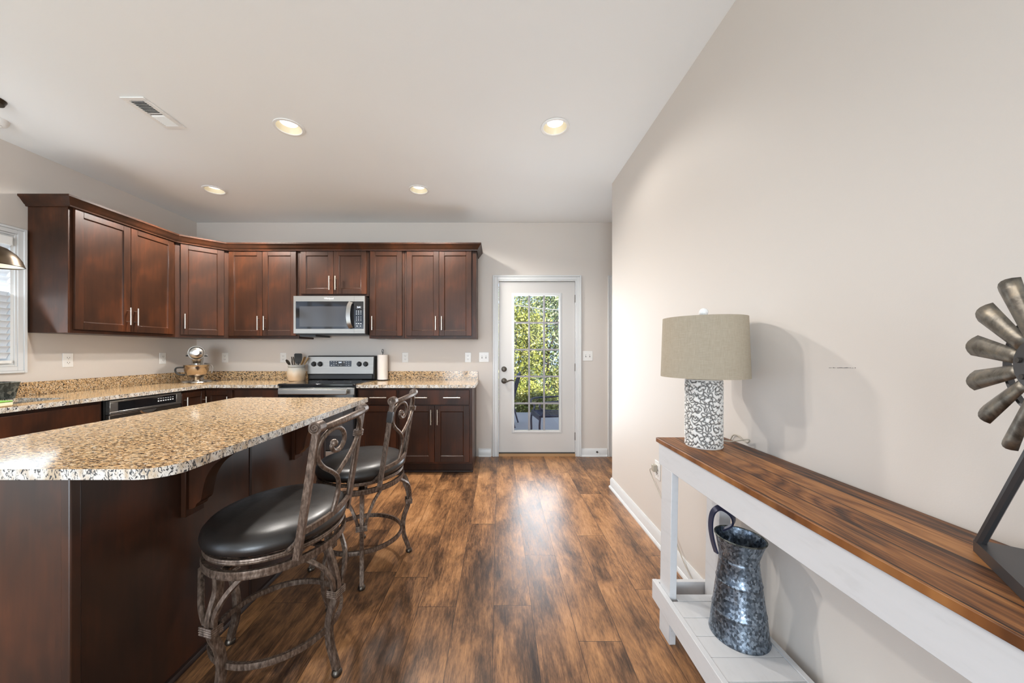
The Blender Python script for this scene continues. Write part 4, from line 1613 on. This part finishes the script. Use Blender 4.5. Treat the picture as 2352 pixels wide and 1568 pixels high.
def ut_whisk(o, l, m):
    MB().tube([(0, 0, 0), (0, 0, l * .6)], .008, 8).build('handle', m, o)
    w = MB()
    for k in range(5):
        a = PI * k / 5
        pts_ = []
        for q in range(13):
            u = PI * q / 12
            rr = .030 * math.sin(u)
            pts_.append((rr * math.cos(a) * (1 if q <= 6 else 1), rr * math.sin(a), l * .6 + l * .4 * (1 - math.cos(u)) / 2))
        w.tube(pts_, .0016, 5)
    w.build('wires', m, o)


utensil('serving_spatula', 'wide black spatula standing tallest in the crock', (0.01, .02, 0), (-.012, .055, .292), M['black'], ut_spatula)
utensil('ladle_spoon', 'dark spoon leaning left in the crock', (.02, 0, 0), (-.125, .02, .225), M['screw'], ut_spoon)
utensil('kitchen_tongs', 'metal tongs between the spatulas in the crock', (0, -.01, 0), (-.045, .0, .255), M['screw'], ut_tongs)
utensil('wooden_spatula', 'pale wooden spatula leaning right in the crock', (-.02, 0, 0), (.085, .02, .255), M['woodspoon'], ut_spatula)
utensil('wooden_spoon', 'wooden spoon at the right edge of the crock', (-.02, .03, 0), (.105, .055, .25), M['woodspoon'], ut_spoon)
utensil('steel_whisk', 'steel whisk behind the tongs in the crock', (-.01, .03, 0), (-.07, .06, .235), M['chrome'], ut_whisk)

t = thing('paper_towel_holder', 'black wire holder with a white paper towel roll right of the range', 'paper towel holder', (-1.334, 4.035, CT1 + .0008))
ph = MB().lathe([(.0001, 0), (.070, 0), (.072, .006), (.0001, .008)], 32)
ph.build('base', M['black'], t)
MB().tube(spline([(0, 0, .008), (0, 0, .30), (-.008, 0, .32), (-.008, 0, .345), (0, 0, .355), (.008, 0, .345), (.008, 0, .32), (.003, 0, .305)], 5), .003, 8).build('rod', M['black'], t)
MB().lathe([(.020, .010), (.058, .010), (.058, .290), (.020, .290), (.020, .010)], 36).build('paper_roll', M['paper'], t)

# items by the sink
t = thing('zinc_planter_box', 'weathered zinc planter box on the counter below the window', 'planter', (-3.455, 2.28, CT1 + .0008))
pb = MB()
pb.add([(-.045, -.20, 0), (.045, -.20, 0), (.045, .20, 0), (-.045, .20, 0), (-.06, -.215, .112), (.06, -.215, .112), (.06, .215, .112), (-.06, .215, .112),
        (-.055, -.21, .112), (.055, -.21, .112), (.055, .21, .112), (-.055, .21, .112), (-.04, -.19, .01), (.04, -.19, .01), (.04, .19, .01), (-.04, .19, .01)],
       [(3, 2, 1, 0), (0, 1, 5, 4), (1, 2, 6, 5), (2, 3, 7, 6), (3, 0, 4, 7), (4, 5, 9, 8), (5, 6, 10, 9), (6, 7, 11, 10), (7, 4, 8, 11), (8, 9, 13, 12), (9, 10, 14, 13), (10, 11, 15, 14), (11, 8, 12, 15), (12, 13, 14, 15)])
pb.build('box_body', M['galvtub'], t, smooth=0)
MB().tube([(-.06, -.215, .113), (.06, -.215, .113), (.06, .215, .113), (-.06, .215, .113)], .004, 6, closed=True).build('rolled_rim', M['galvtub'], t)
t = thing('sponge', 'cream sponge with green scrub top on the counter by the sink', 'sponge', (-2.985, 2.095, CT1 + .0008), R(4))
MB().box(-.036, .036, -.042, .042, 0, .024).build('foam', M['sponge'], t, bevel=.006)
MB().box(-.036, .036, -.042, .042, .0242, .033).build('scrub_pad', M['scrub'], t, bevel=.004)

# ================================================================== STOOLS
SA, SB_ = .258, .228     # half width (side to side) and half depth of the seat rings


def ellipse(a, b, z, n=72):
    return [(b * math.cos(2 * PI * k / n), a * math.sin(2 * PI * k / n), z) for k in range(n)]


def xback(z):
    return .180 + .070 * (z - .52) / .45


def bpt(u, z, off=0):
    return (xback(z) + .042 * (1 - (u / .21) ** 2) + off, u, z)


FLAT = [(-.006, -.014), (.006, -.014), (.0075, -.005), (.006, 0), (.0075, .005), (.006, .014), (-.006, .014)]


def make_stool(label, cx, cy, base_rot, seat_rot, tape):
    t = thing('bar_stool', label, 'stool', (cx, cy, 0), 0, 'swivel bar stools at the island')
    ms = M['stool']

    def rot(p, a):
        return (p[0] * math.cos(a) - p[1] * math.sin(a), p[0] * math.sin(a) + p[1] * math.cos(a), p[2])
    # seat rings and swivel
    ring = MB().tube([rot(p, seat_rot) for p in ellipse(SA, SB_, .494)], 1.0, closed=True, sec=FLAT, up=(0, 0, 1))
    ring.build('lower_ring', ms, t)
    ring2 = MB().tube([rot(p, seat_rot) for p in ellipse(SA - .004, SB_ - .004, .536)], 1.0, closed=True, sec=[(a, b * .62) for a, b in FLAT], up=(0, 0, 1))
    ring2.build('seat_ring', ms, t)
    sw = MB().lathe([(.0001, .470), (.085, .470), (.085, .482), (.04, .486), (.04, .525), (.10, .528), (.10, .540), (.0001, .540)], 28)
    for k in range(4):
        a = base_rot + k * PI / 2
        q = .235
        sw.box(.03, q * .93, -.014, .014, .482, .490, Matrix.Rotation(a, 4, 'Z'))
        sw.box(.03, q * .90, -.012, .012, .530, .537, Matrix.Rotation(a + .5, 4, 'Z'))
    sw.build('swivel_plate', ms, t)
    # cushion
    cu = MB()
    prof = [(.0001, .545), (.78, .545), (.93, .549), (.99, .560), (1.0, .574), (.985, .590), (.93, .606), (.82, .617), (.62, .626), (.35, .631), (.0001, .633)]
    n = 72
    vs, fs = [], []
    for (s, z) in prof:
        for p in ellipse(.270, .240, z, n):
            vs.append(rot((p[0] * s, p[1] * s, z), seat_rot))
    for i in range(len(prof) - 1):
        for k in range(n):
            l = (k + 1) % n
            fs.append((i * n + k, i * n + l, (i + 1) * n + l, (i + 1) * n + k))
    cu.add(vs, fs)
    cu.build('seat_cushion', M['leather'], t, smooth=70)
    # legs
    RECT = [(-.0095, -.013), (.0095, -.013), (.012, -.006), (.0105, 0), (.012, .006), (.0095, .013), (-.0095, .013)]
    for k in range(4):
        a = base_rot + k * PI / 2
        ca, sa = math.cos(a), math.sin(a)

        def q(r_, tt, z):
            return (r_ * ca - tt * sa, r_ * sa + tt * ca, z)
        # radius of the oval ring in this direction
        al = a - seat_rot
        rr = 1 / math.sqrt((math.cos(al) / SB_) ** 2 + (math.sin(al) / SA) ** 2)
        rr = rr - .012
        lg = MB()
        main = spline([q(.268, 0, .012), q(.258, 0, .05), q(.238, 0, .11), q(.232, 0, .17), q(.240, 0, .23), q(.260, 0, .285), q(.268, 0, .325), q(.262, 0, .37), q(.243, 0, .43), q(rr, 0, .484)], 5)
        lg.tube(main, 1.0, sec=RECT, up=(ca, sa, 0))
        for s in (-1, 1):
            side = spline([q(.262, s * .016, .300), q(.270, s * .020, .335), q(.272, s * .034, .385), q(.255, s * .060, .440), q(rr - .012, s * .094, .484)], 5)
            lg.tube(side, .0085, 8, sec=[(-.8, -.8), (.8, -.8), (1, 0), (.8, .8), (-.8, .8)], up=(ca, sa, 0))
        lo = lg.build('leg', ms, t)
        co = MB()
        for dz in (-.011, -.0037, .0037, .011):
            co.tube([q(.2665 + x, y, .318 + dz) for x, y in ((-.018, -.026), (.016, -.026), (.016, .026), (-.018, .026))], .004, 6, closed=True)
        co.build('collar', ms, lo)
        MB().lathe([(.0001, 0.0005), (.017, 0.0005), (.020, .008), (.017, .017), (.013, .022), (.0001, .023)], 16, q(.268, 0, 0)).build('foot_cap', M['screw'], lo)
    # foot ring
    MB().tube([(.222 * math.cos(2 * PI * i / 64), .222 * math.sin(2 * PI * i / 64), .165) for i in range(64)], 1.0, closed=True,
              sec=[(-.006, -.011), (.006, -.011), (.0075, 0), (.006, .011), (-.006, .011)], up=(0, 0, 1)).build('foot_ring', ms, t)
    # back: two posts, lower rail
    def SR(pts_):
        return [rot(p, seat_rot) for p in pts_]
    up = rot((1, 0, 0), seat_rot)
    bk = MB()
    PST = [(-.010, -.011), (.010, -.011), (.012, -.004), (.0105, 0), (.012, .004), (.010, .011), (-.010, .011)]
    for s in (-1, 1):
        bk.tube(SR([(xback(z) , s * .200, z) for z in (.515, .60, .70, .80, .90, .955)]), 1.0, sec=PST, up=up)
        # bracket tying the post to the seat ring
        bk.tube(SR([(.135, s * .196, .532), (.176, s * .202, .570), (.190, s * .2, .60)]), .009, 8)
    bk.tube(SR([bpt(u, .606) for u in [-.20 + .025 * i for i in range(17)]]), 1.0, sec=[(-.010, -.006), (.010, -.006), (.012, 0), (.010, .006), (-.010, .006)], up=up)
    bo_ = bk.build('backrest', ms, t)
    tr = MB()
    us = [-.19 + .38 * i / 24 for i in range(25)]
    tr.tube(SR([bpt(u, .962 + .012 * math.sin(PI * (u + .19) / .38) ) for u in us]), [.011 + .003 * math.sin(PI * i / 24) for i in range(25)], 10)
    tr.build('top_rail', ms, bo_)
    for s in (-1, 1):
        fi = MB()
        cz, cxx = .968, xback(.968)
        fi.tube(SR([(cxx, s * .178, cz), (cxx, s * .218, cz)]), .0225, 20)
        # spiral on the outer face
        sp_ = []
        for i in range(30):
            a = i * .42
            rr_ = .020 - .0006 * i
            sp_.append((cxx + rr_ * math.cos(a), s * .219, cz + rr_ * math.sin(a)))
        fi.tube(SR(sp_), .0032, 6)
        fi.build('scroll_finial', ms, bo_)
    hs = [(-.055, .612), (-.040, .66), (-.040, .71), (-.062, .752), (-.105, .785), (-.150, .815), (-.180, .850), (-.187, .890), (-.172, .928), (-.135, .950), (-.092, .944), (-.060, .918), (-.053, .884), (-.073, .862), (-.105, .862), (-.124, .880), (-.116, .896)]
    sg = MB()
    p3 = spline([bpt(u, z) for u, z in hs], 5)
    sg.tube(SR(p3), [.0088 + (.001 if i < 8 else 0) for i in range(len(p3))], 10)
    sg.ball(rot(bpt(-.114, .893), seat_rot), .0145, 12)
    sg.build('heart_scroll', ms, bo_)
    br = MB()
    vb = [(-.068, .757), (-.030, .785), (.020, .815), (.065, .845), (.098, .872), (.108, .905), (.085, .940), (.035, .968)]
    br.tube(SR(spline([bpt(u, z) for u, z in vb], 5)), .0085, 10)
    br.tube(SR(spline([bpt(u, z) for u, z in [(.112, .890), (.118, .84), (.118, .75), (.112, .68), (.105, .612)]], 5)), .0085, 10)
    br.tube(SR(spline([bpt(u, z) for u, z in [(.118, .885), (.150, .862), (.172, .825), (.165, .790), (.145, .782), (.136, .800)]], 5)), .0065, 8)
    bro = br.build('branch_scroll', ms, bo_)
    col = MB()
    for dz in (-.010, -.0035, .0035, .010):
        c = bpt(.112, .880 + dz)
        col.tube(SR([(c[0] + .017 * math.cos(a), c[1] + .021 * math.sin(a), c[2]) for a in [2 * PI * i / 16 for i in range(16)]]), .004, 6, closed=True)
    col.build('scroll_collar', ms, bo_)
    if tape:
        tp = MB()
        tp.tube(SR([(xback(z), -.200, z) for z in (.855, .87, .885, .90, .912)]), [1.30, 1.36, 1.30, 1.38, 1.30], sec=PST, up=up)
        tp.build('tape_wrap', M['leather'], bo_)
    return t


make_stool('bronze swivel bar stool with black seat, nearest the camera', -.876, 1.413, R(-15.6), R(0), False)
make_stool('bronze swivel bar stool with a taped back post, further along the island', -.805, 2.072, R(20.5), R(-2), True)

# ================================================================== CONSOLE TABLE
TX0, TX1, TY0, TY1, TZT = .705, 1.014, -.25, 1.581, .845
t = thing('console_table', 'white console table with a stained wood top along the right wall', 'table', (0, 0, 0))
MB().box(TX0, TX1, TY0, TY1, TZT - .019, TZT).build('tabletop', M['tabletop'], t, bevel=.002, smooth=30)
ap = MB()
az0, az1 = TZT - .019 - .096, TZT - .0192
ap.box(TX0 + .008, TX0 + .027, TY0 + .012, TY1 - .012, az0, az1).box(TX1 - .027, TX1 - .006, TY0 + .012, TY1 - .012, az0, az1)
ap.box(TX0 + .027, TX1 - .027, TY1 - .030, TY1 - .012, az0, az1).box(TX0 + .027, TX1 - .027, TY0 + .012, TY0 + .030, az0, az1)
ap.build('apron', M['whitewood'], t, bevel=.0015, seg=1, smooth=30)


def leg(x0, x1, ya, yb, dy=0.0):
    mb = MB()
    z1 = az0 + .002
    b = [(x0, ya + dy, 0), (x1, ya + dy, 0), (x1, yb + dy, 0), (x0, yb + dy, 0)]
    u = [(x0, ya, z1), (x1, ya, z1), (x1, yb, z1), (x0, yb, z1)]
    mb.add(b + u, [(3, 2, 1, 0), (4, 5, 6, 7), (0, 1, 5, 4), (1, 2, 6, 5), (2, 3, 7, 6), (3, 0, 4, 7)])
    return mb.build('leg', M['whitewood'], t, bevel=.0015, seg=1, smooth=30)


leg(.713, .741, 1.450, 1.540, .025)
leg(.912, .960, 1.450, 1.540, .025)
leg(.713, .741, TY0 + .04, TY0 + .13)
leg(.912, .960, TY0 + .04, TY0 + .13)
rl = MB()
rl.box(.692, .7125, TY0 + .02, 1.590, .120, .204)
rl.build('front_rail', M['whitewood'], t, bevel=.0015, seg=1, smooth=30)
MB().box(.9605, .980, TY0 + .02, 1.590, .120, .204).build('rear_rail', M['whitewood'], t, bevel=.0015, seg=1, smooth=30)
MB().box(.7125, .9605, 1.567, 1.588, .110, .204).build('end_rail', M['whitewood'], t, bevel=.0015, seg=1, smooth=30)
k = 0
y = 1.475
while y > TY0 + .15:
    if k == 0:
        MB().box(.7415, .9115, 1.452, y + .018, .183, .200).build('shelf_board', M['whitewood'], t, bevel=.001, seg=1, smooth=30)
        y = 1.4505
    else:
        MB().box(.7130, .9600, y - .0875, y - .0008, .183, .200).build('shelf_board', M['whitewood'], t, bevel=.001, seg=1, smooth=30)
        y -= .0883
    k += 1

# ---------------------------------------------------------------- lamp
LX, LY = .836, 1.437
t = thing('table_lamp', 'lamp with embossed floral column and cream drum shade on the console', 'lamp', (LX, LY, TZT + .0006))
LR, LH = .068, .272


def lamp_body():
    nu, nv = 280, 190
    U = np.arange(nu) / nu
    V = np.arange(nv) / (nv - 1)
    uu, vv = np.meshgrid(U, V)
    circ = 2 * PI * LR
    X, Y = uu * circ, vv * LH
    cw_, ch_ = circ / 5, LH / 3.5
    segs = []

    def poly(pts_):
        for a, b in zip(pts_[:-1], pts_[1:]):
            segs.append((a, b))
    # blossom with two rings of petals
    for ring_, (n_, r0, r1, wd) in enumerate(((5, .006, .016, .0085), (7, .015, .029, .0090))):
        for i in range(n_):
            a = 2 * PI * i / n_ + ring_ * .3
            pts_ = []
            for q in range(9):
                s = q / 8
                ang = PI * s
                rr = r0 + (r1 - r0) * math.sin(ang)
                tt = -math.cos(ang) * wd
                pts_.append((rr * math.cos(a) - tt * math.sin(a), rr * math.sin(a) + tt * math.cos(a)))
            poly(pts_)
    # mirrored acanthus curls
    for s in (-1, 1):
        pts_ = []
        for q in range(16):
            a = q * .36
            rr = .020 - .0011 * q
            pts_.append((s * (.036 + rr * math.cos(a + 2.2)), .040 + rr * math.sin(a + 2.2) * .9))
        poly(pts_)
        pts_ = []
        for q in range(14):
            a = q * .36
            rr = .016 - .0009 * q
            pts_.append((s * (.030 + rr * math.cos(a + .4)), -.038 - rr * math.sin(a + .4)))
        poly(pts_)
        poly([(s * .004, .030), (s * .010, .038), (s * .008, .048), (s * .014, .056)])
        poly([(s * .030, .0), (s * .040, .012), (s * .046, .004), (s * .052, .016)])
        poly([(s * .022, -.022), (s * .034, -.016), (s * .044, -.024), (s * .053, -.014)])
    poly([(0, .030), (0, .044)])
    poly([(0, -.030), (0, -.044)])
    D = np.full(X.shape, 1.0)
    A = np.array([s[0] for s in segs])
    B = np.array([s[1] for s in segs])
    for ci in range(-1, 7):
        for ri in range(-1, 6):
            ox = (ci + .5) * cw_
            oy = (ri + (.5 if ci % 2 else 0.0)) * ch_
            mask = (np.abs(X - ox) < cw_ * .75) & (np.abs(Y - oy) < ch_ * .85)
            if not mask.any():
                continue
            qx, qy = X[mask] - ox, Y[mask] - oy
            th_ = .22 * math.sin(2.1 * (ci % 5) + 3.7 * ri)
            px, py = qx * math.cos(th_) - qy * math.sin(th_), qx * math.sin(th_) + qy * math.cos(th_)
            px = px + .0025 * np.sin(py * 190 + ci)
            py = py + .0025 * np.sin(px * 210 + ri)
            best = np.full(px.shape, 1.0)
            for (ax, ay), (bx, by) in zip(A, B):
                dx, dy = bx - ax, by - ay
                l2 = dx * dx + dy * dy + 1e-12
                tt = np.clip(((px - ax) * dx + (py - ay) * dy) / l2, 0, 1)
                dd = np.hypot(px - ax - tt * dx, py - ay - tt * dy)
                best = np.minimum(best, dd)
            D[mask] = np.minimum(D[mask], best)
    groove = np.exp(-(D / .0019) ** 2)
    puff = np.clip(D / .005, 0, 1)
    rad = LR - .0028 * groove + .0016 * puff
    edge = np.minimum(vv, 1 - vv)
    rad = np.where(edge < .012, LR - .0015, rad)
    wash = np.clip(groove * .95 + .12 * (1 - puff), 0, 1)
    wash = np.where(edge < .012, .05, wash)
    ang = uu * 2 * PI
    V3 = np.stack([rad * np.cos(ang), rad * np.sin(ang), Y], -1).reshape(-1, 3)
    fs = []
    for j in range(nv - 1):
        for i in range(nu):
            k_ = (i + 1) % nu
            fs.append((j * nu + i, j * nu + k_, (j + 1) * nu + k_, (j + 1) * nu + i))
    fs.append(tuple(range(nu))[::-1])
    fs.append(tuple(range((nv - 1) * nu, nv * nu)))
    me = bpy.data.meshes.new('lamp_base')
    me.from_pydata(V3.tolist(), [], fs)
    at = me.attributes.new('wash', 'FLOAT', 'POINT')
    at.data.foreach_set('value', wash.reshape(-1).astype(np.float32))
    me.polygons.foreach_set('use_smooth', [True] * (len(fs) - 2) + [False, False])
    me.materials.append(M['embossed'])
    me.update()
    o = bpy.data.objects.new('lamp_base', me)
    COL.objects.link(o)
    o.parent = t
    return o


lamp_body()
SZ = TZT
MB().lathe([(.160, 1.126 - SZ), (.152, 1.366 - SZ), (.149, 1.366 - SZ), (.157, 1.126 - SZ), (.160, 1.126 - SZ)], 72).build('lamp_shade', M['shade'], t)
MB().lathe([(.012, LH), (.012, LH + .03), (.008, LH + .035), (.006, LH + .24), (.0001, LH + .241)], 16).build('neck', M['nickel'], t)
sp3 = MB()
for k in range(3):
    a = 2 * PI * k / 3
    sp3.tube([(0, 0, 1.362 - SZ), (.150 * math.cos(a), .150 * math.sin(a), 1.360 - SZ)], .002, 6)
sp3.build('spider', M['nickel'], t)
MB().ball((0, 0, 1.389 - SZ), .0175, 20).lathe([(.007, 1.362 - SZ), (.007, 1.370 - SZ), (.004, 1.374 - SZ)], 12).build('finial', M['crystal'], t)
wx = XR - .004 - LX
cd = spline([(.066, .02, .006), (.10, .05, .008), (.135, .03, .010), (.168, -.02, .030), (.176, .0, .012), (wx - .002, .10, .004), (wx - .003, .145, -.30), (wx - .008, .10, -.62), (wx - .03, .20, -.80), (wx - .018, .45, -.76), (wx - .012, .70, -.55), (wx - .012, .86, -.44), (wx - .03, .86, -.385), (wx - .022, .83, -.370)], 8)
MB().tube(cd, .0025, 6).build('power_cord', M['cord'], t)
MB().box(-.030, -.004, -.017, .017, -.022, .022).build('plug', M['cord'], t, loc=(XR - LX - .004, 2.262 - LY, .482 - TZT), bevel=.004)

# ---------------------------------------------------------------- galvanized jug
t = thing('galvanized_jug', 'tall galvanized metal jug with dark handle on the lower shelf', 'jug', (.876, 1.285, .2006), 0)
JP = [(.0945, 0), (.0955, .004), (.0930, .010), (.085, .085), (.084, .09), (.0855, .094), (.083, .098), (.072, .19), (.0715, .195), (.073, .199), (.0705, .203), (.0625, .268), (.0635, .272), (.062, .276), (.0615, .280)]


def jug():
    n = 64
    prof_o = JP
    vs, fs = [], []
    rows = []
    for (r_, z) in prof_o:
        rows.append([(r_ * math.cos(2 * PI * k / n), r_ * math.sin(2 * PI * k / n), z) for k in range(n)])
    # flared collar with a lip rising into a spout on the far side from the handle
    sa = R(-28)
    for q in range(1, 9):
        s = q / 8
        row = []
        for k in range(n):
            a = 2 * PI * k / n
            d_ = (1 + math.cos(a - sa)) / 2
            top = .350 + .008 * (1 - d_) + .002 * d_
            r_ = .0615 + (.014 + .008 * d_ ** 3) * s ** 1.15
            row.append((r_ * math.cos(a), r_ * math.sin(a), .280 + (top - .280) * s))
        rows.append(row)
    inner = [[(x * .965, y * .965, z) for (x, y, z) in rows[-1]]]
    for q in (6, 4, 1):
        inner.append([(x * .95, y * .95, z) for (x, y, z) in rows[len(prof_o) + q - 1]])
    inner.append([(x * .3, y * .3, .20) for (x, y, z) in rows[0]])
    rows += inner
    for r_ in rows:
        vs += r_
    for i in range(len(rows) - 1):
        for k in range(n):
            l = (k + 1) % n
            fs.append((i * n + k, i * n + l, (i + 1) * n + l, (i + 1) * n + k))
    fs.append(tuple(range(n))[::-1])
    fs.append(tuple(range((len(rows) - 1) * n, len(rows) * n)))
    b_ = MB().add(vs, fs).build('jug_body', M['galv'], t, smooth=50)
    rim = rows[len(prof_o) + 7]
    MB().tube([rim[k] for k in range(n)], .0028, 6, closed=True).build('rim_roll', M['galvtub'], t)
    return b_


jug()
ha = R(150)
hc, hs_ = math.cos(ha), math.sin(ha)
hp_ = spline([(.070 * hc, .070 * hs_, .275), (.082 * hc, .082 * hs_, .32), (.088 * hc, .088 * hs_, .375), (.080 * hc, .080 * hs_, .425), (.055 * hc, .055 * hs_, .447), (.022 * hc, .022 * hs_, .430), (.0 * hc, .0 * hs_ + .03, .385), (-.02, .055, .352)], 6)
MB().tube(hp_, 1.0, sec=[(-.011, -.003), (.011, -.003), (.011, .003), (-.011, .003)]).build('handle', M['iron'], t)

# ---------------------------------------------------------------- windmill ornament
t = thing('windmill_ornament', 'galvanized windmill ornament on a dark stand at the near end of the console', 'ornament', (0, 0, 0))
zb = TZT + .0006
bpts = [(.918, .682), (.757, .478), (.847, .407), (1.008, .611)]
MB().prism(bpts[::1], zb, zb + .022).build('stand_base', M['millframe'], t, bevel=.003)
HUB = Vector((.853, .550, 1.209))
WR = .160
ang = R(63.2)
wdir = Vector((math.cos(ang), math.sin(ang), 0))        # along the wheel, towards the far end of the table
wn_ = Vector((-wdir.y, wdir.x, 0))                       # out into the room
upv = Vector((0, 0, 1))


def wp(r_, a, off=0):
    return HUB + (wdir * math.cos(a) + upv * math.sin(a)) * r_ + wn_ * off


lg = MB()
axle = HUB - wn_ * .03
for p in ((.914, .668), (.768, .482), (.846, .421), (.992, .607)):
    lg.tube([(p[0], p[1], zb + .022), tuple(axle + Vector((0, 0, -.01)))], .0075, 8)
lg.tube([tuple(HUB - wn_ * .06), tuple(HUB + wn_ * .012)], .010, 12)
lg.build('support_legs', M['millframe'], t)
for rr_, w_ in ((.088, .0055), (.050, .004)):
    MB().tube([tuple(wp(rr_, 2 * PI * i / 56, -.010)) for i in range(56)], 1.0, closed=True, sec=[(-.002, -w_), (.002, -w_), (.002, w_), (-.002, w_)]).build('wheel_ring', M['millframe'], t)
MB().tube([tuple(HUB + wn_ * .004), tuple(HUB + wn_ * .010)], .040, 36).build('hub_disc', M['millframe'], t)
hb_ = MB()
for k in range(6):
    c = wp(.028, 2 * PI * k / 6 + .25, .010)
    hb_.tube([tuple(c), tuple(c + wn_ * .003)], .0045, 8)
hb_.build('hub_bolts', M['slot'], t)
for k in range(14):
    a = 2 * PI * k / 14 + R(12.5)
    mb = MB()
    rows, cols = 7, 7
    rd = (wdir * math.cos(a) + upv * math.sin(a))
    td = (-wdir * math.sin(a) + upv * math.cos(a))
    grid = []
    for i in range(rows):
        s = i / (rows - 1)
        r_ = .048 + (WR - .048) * s
        hw = .0115 + .0085 * s
        for j in range(cols):
            q = -1 + 2 * j / (cols - 1)
            rr_ = r_ + (-.007 * q * q * s)
            cup = .008 * (1 - q * q) * (.4 + .6 * s)
            tw = R(-7)
            grid.append(HUB + rd * rr_ + td * (hw * q * math.cos(tw)) + wn_ * (cup + hw * q * math.sin(tw) - .002))
    fs = [(i * cols + j, i * cols + j + 1, (i + 1) * cols + j + 1, (i + 1) * cols + j) for i in range(rows - 1) for j in range(cols - 1)]
    mb.add([tuple(p) for p in grid], fs)
    o = mb.build('blade', M['mill'], t, smooth=80)
    so = o.modifiers.new('thick', 'SOLIDIFY')
    so.thickness = .0012
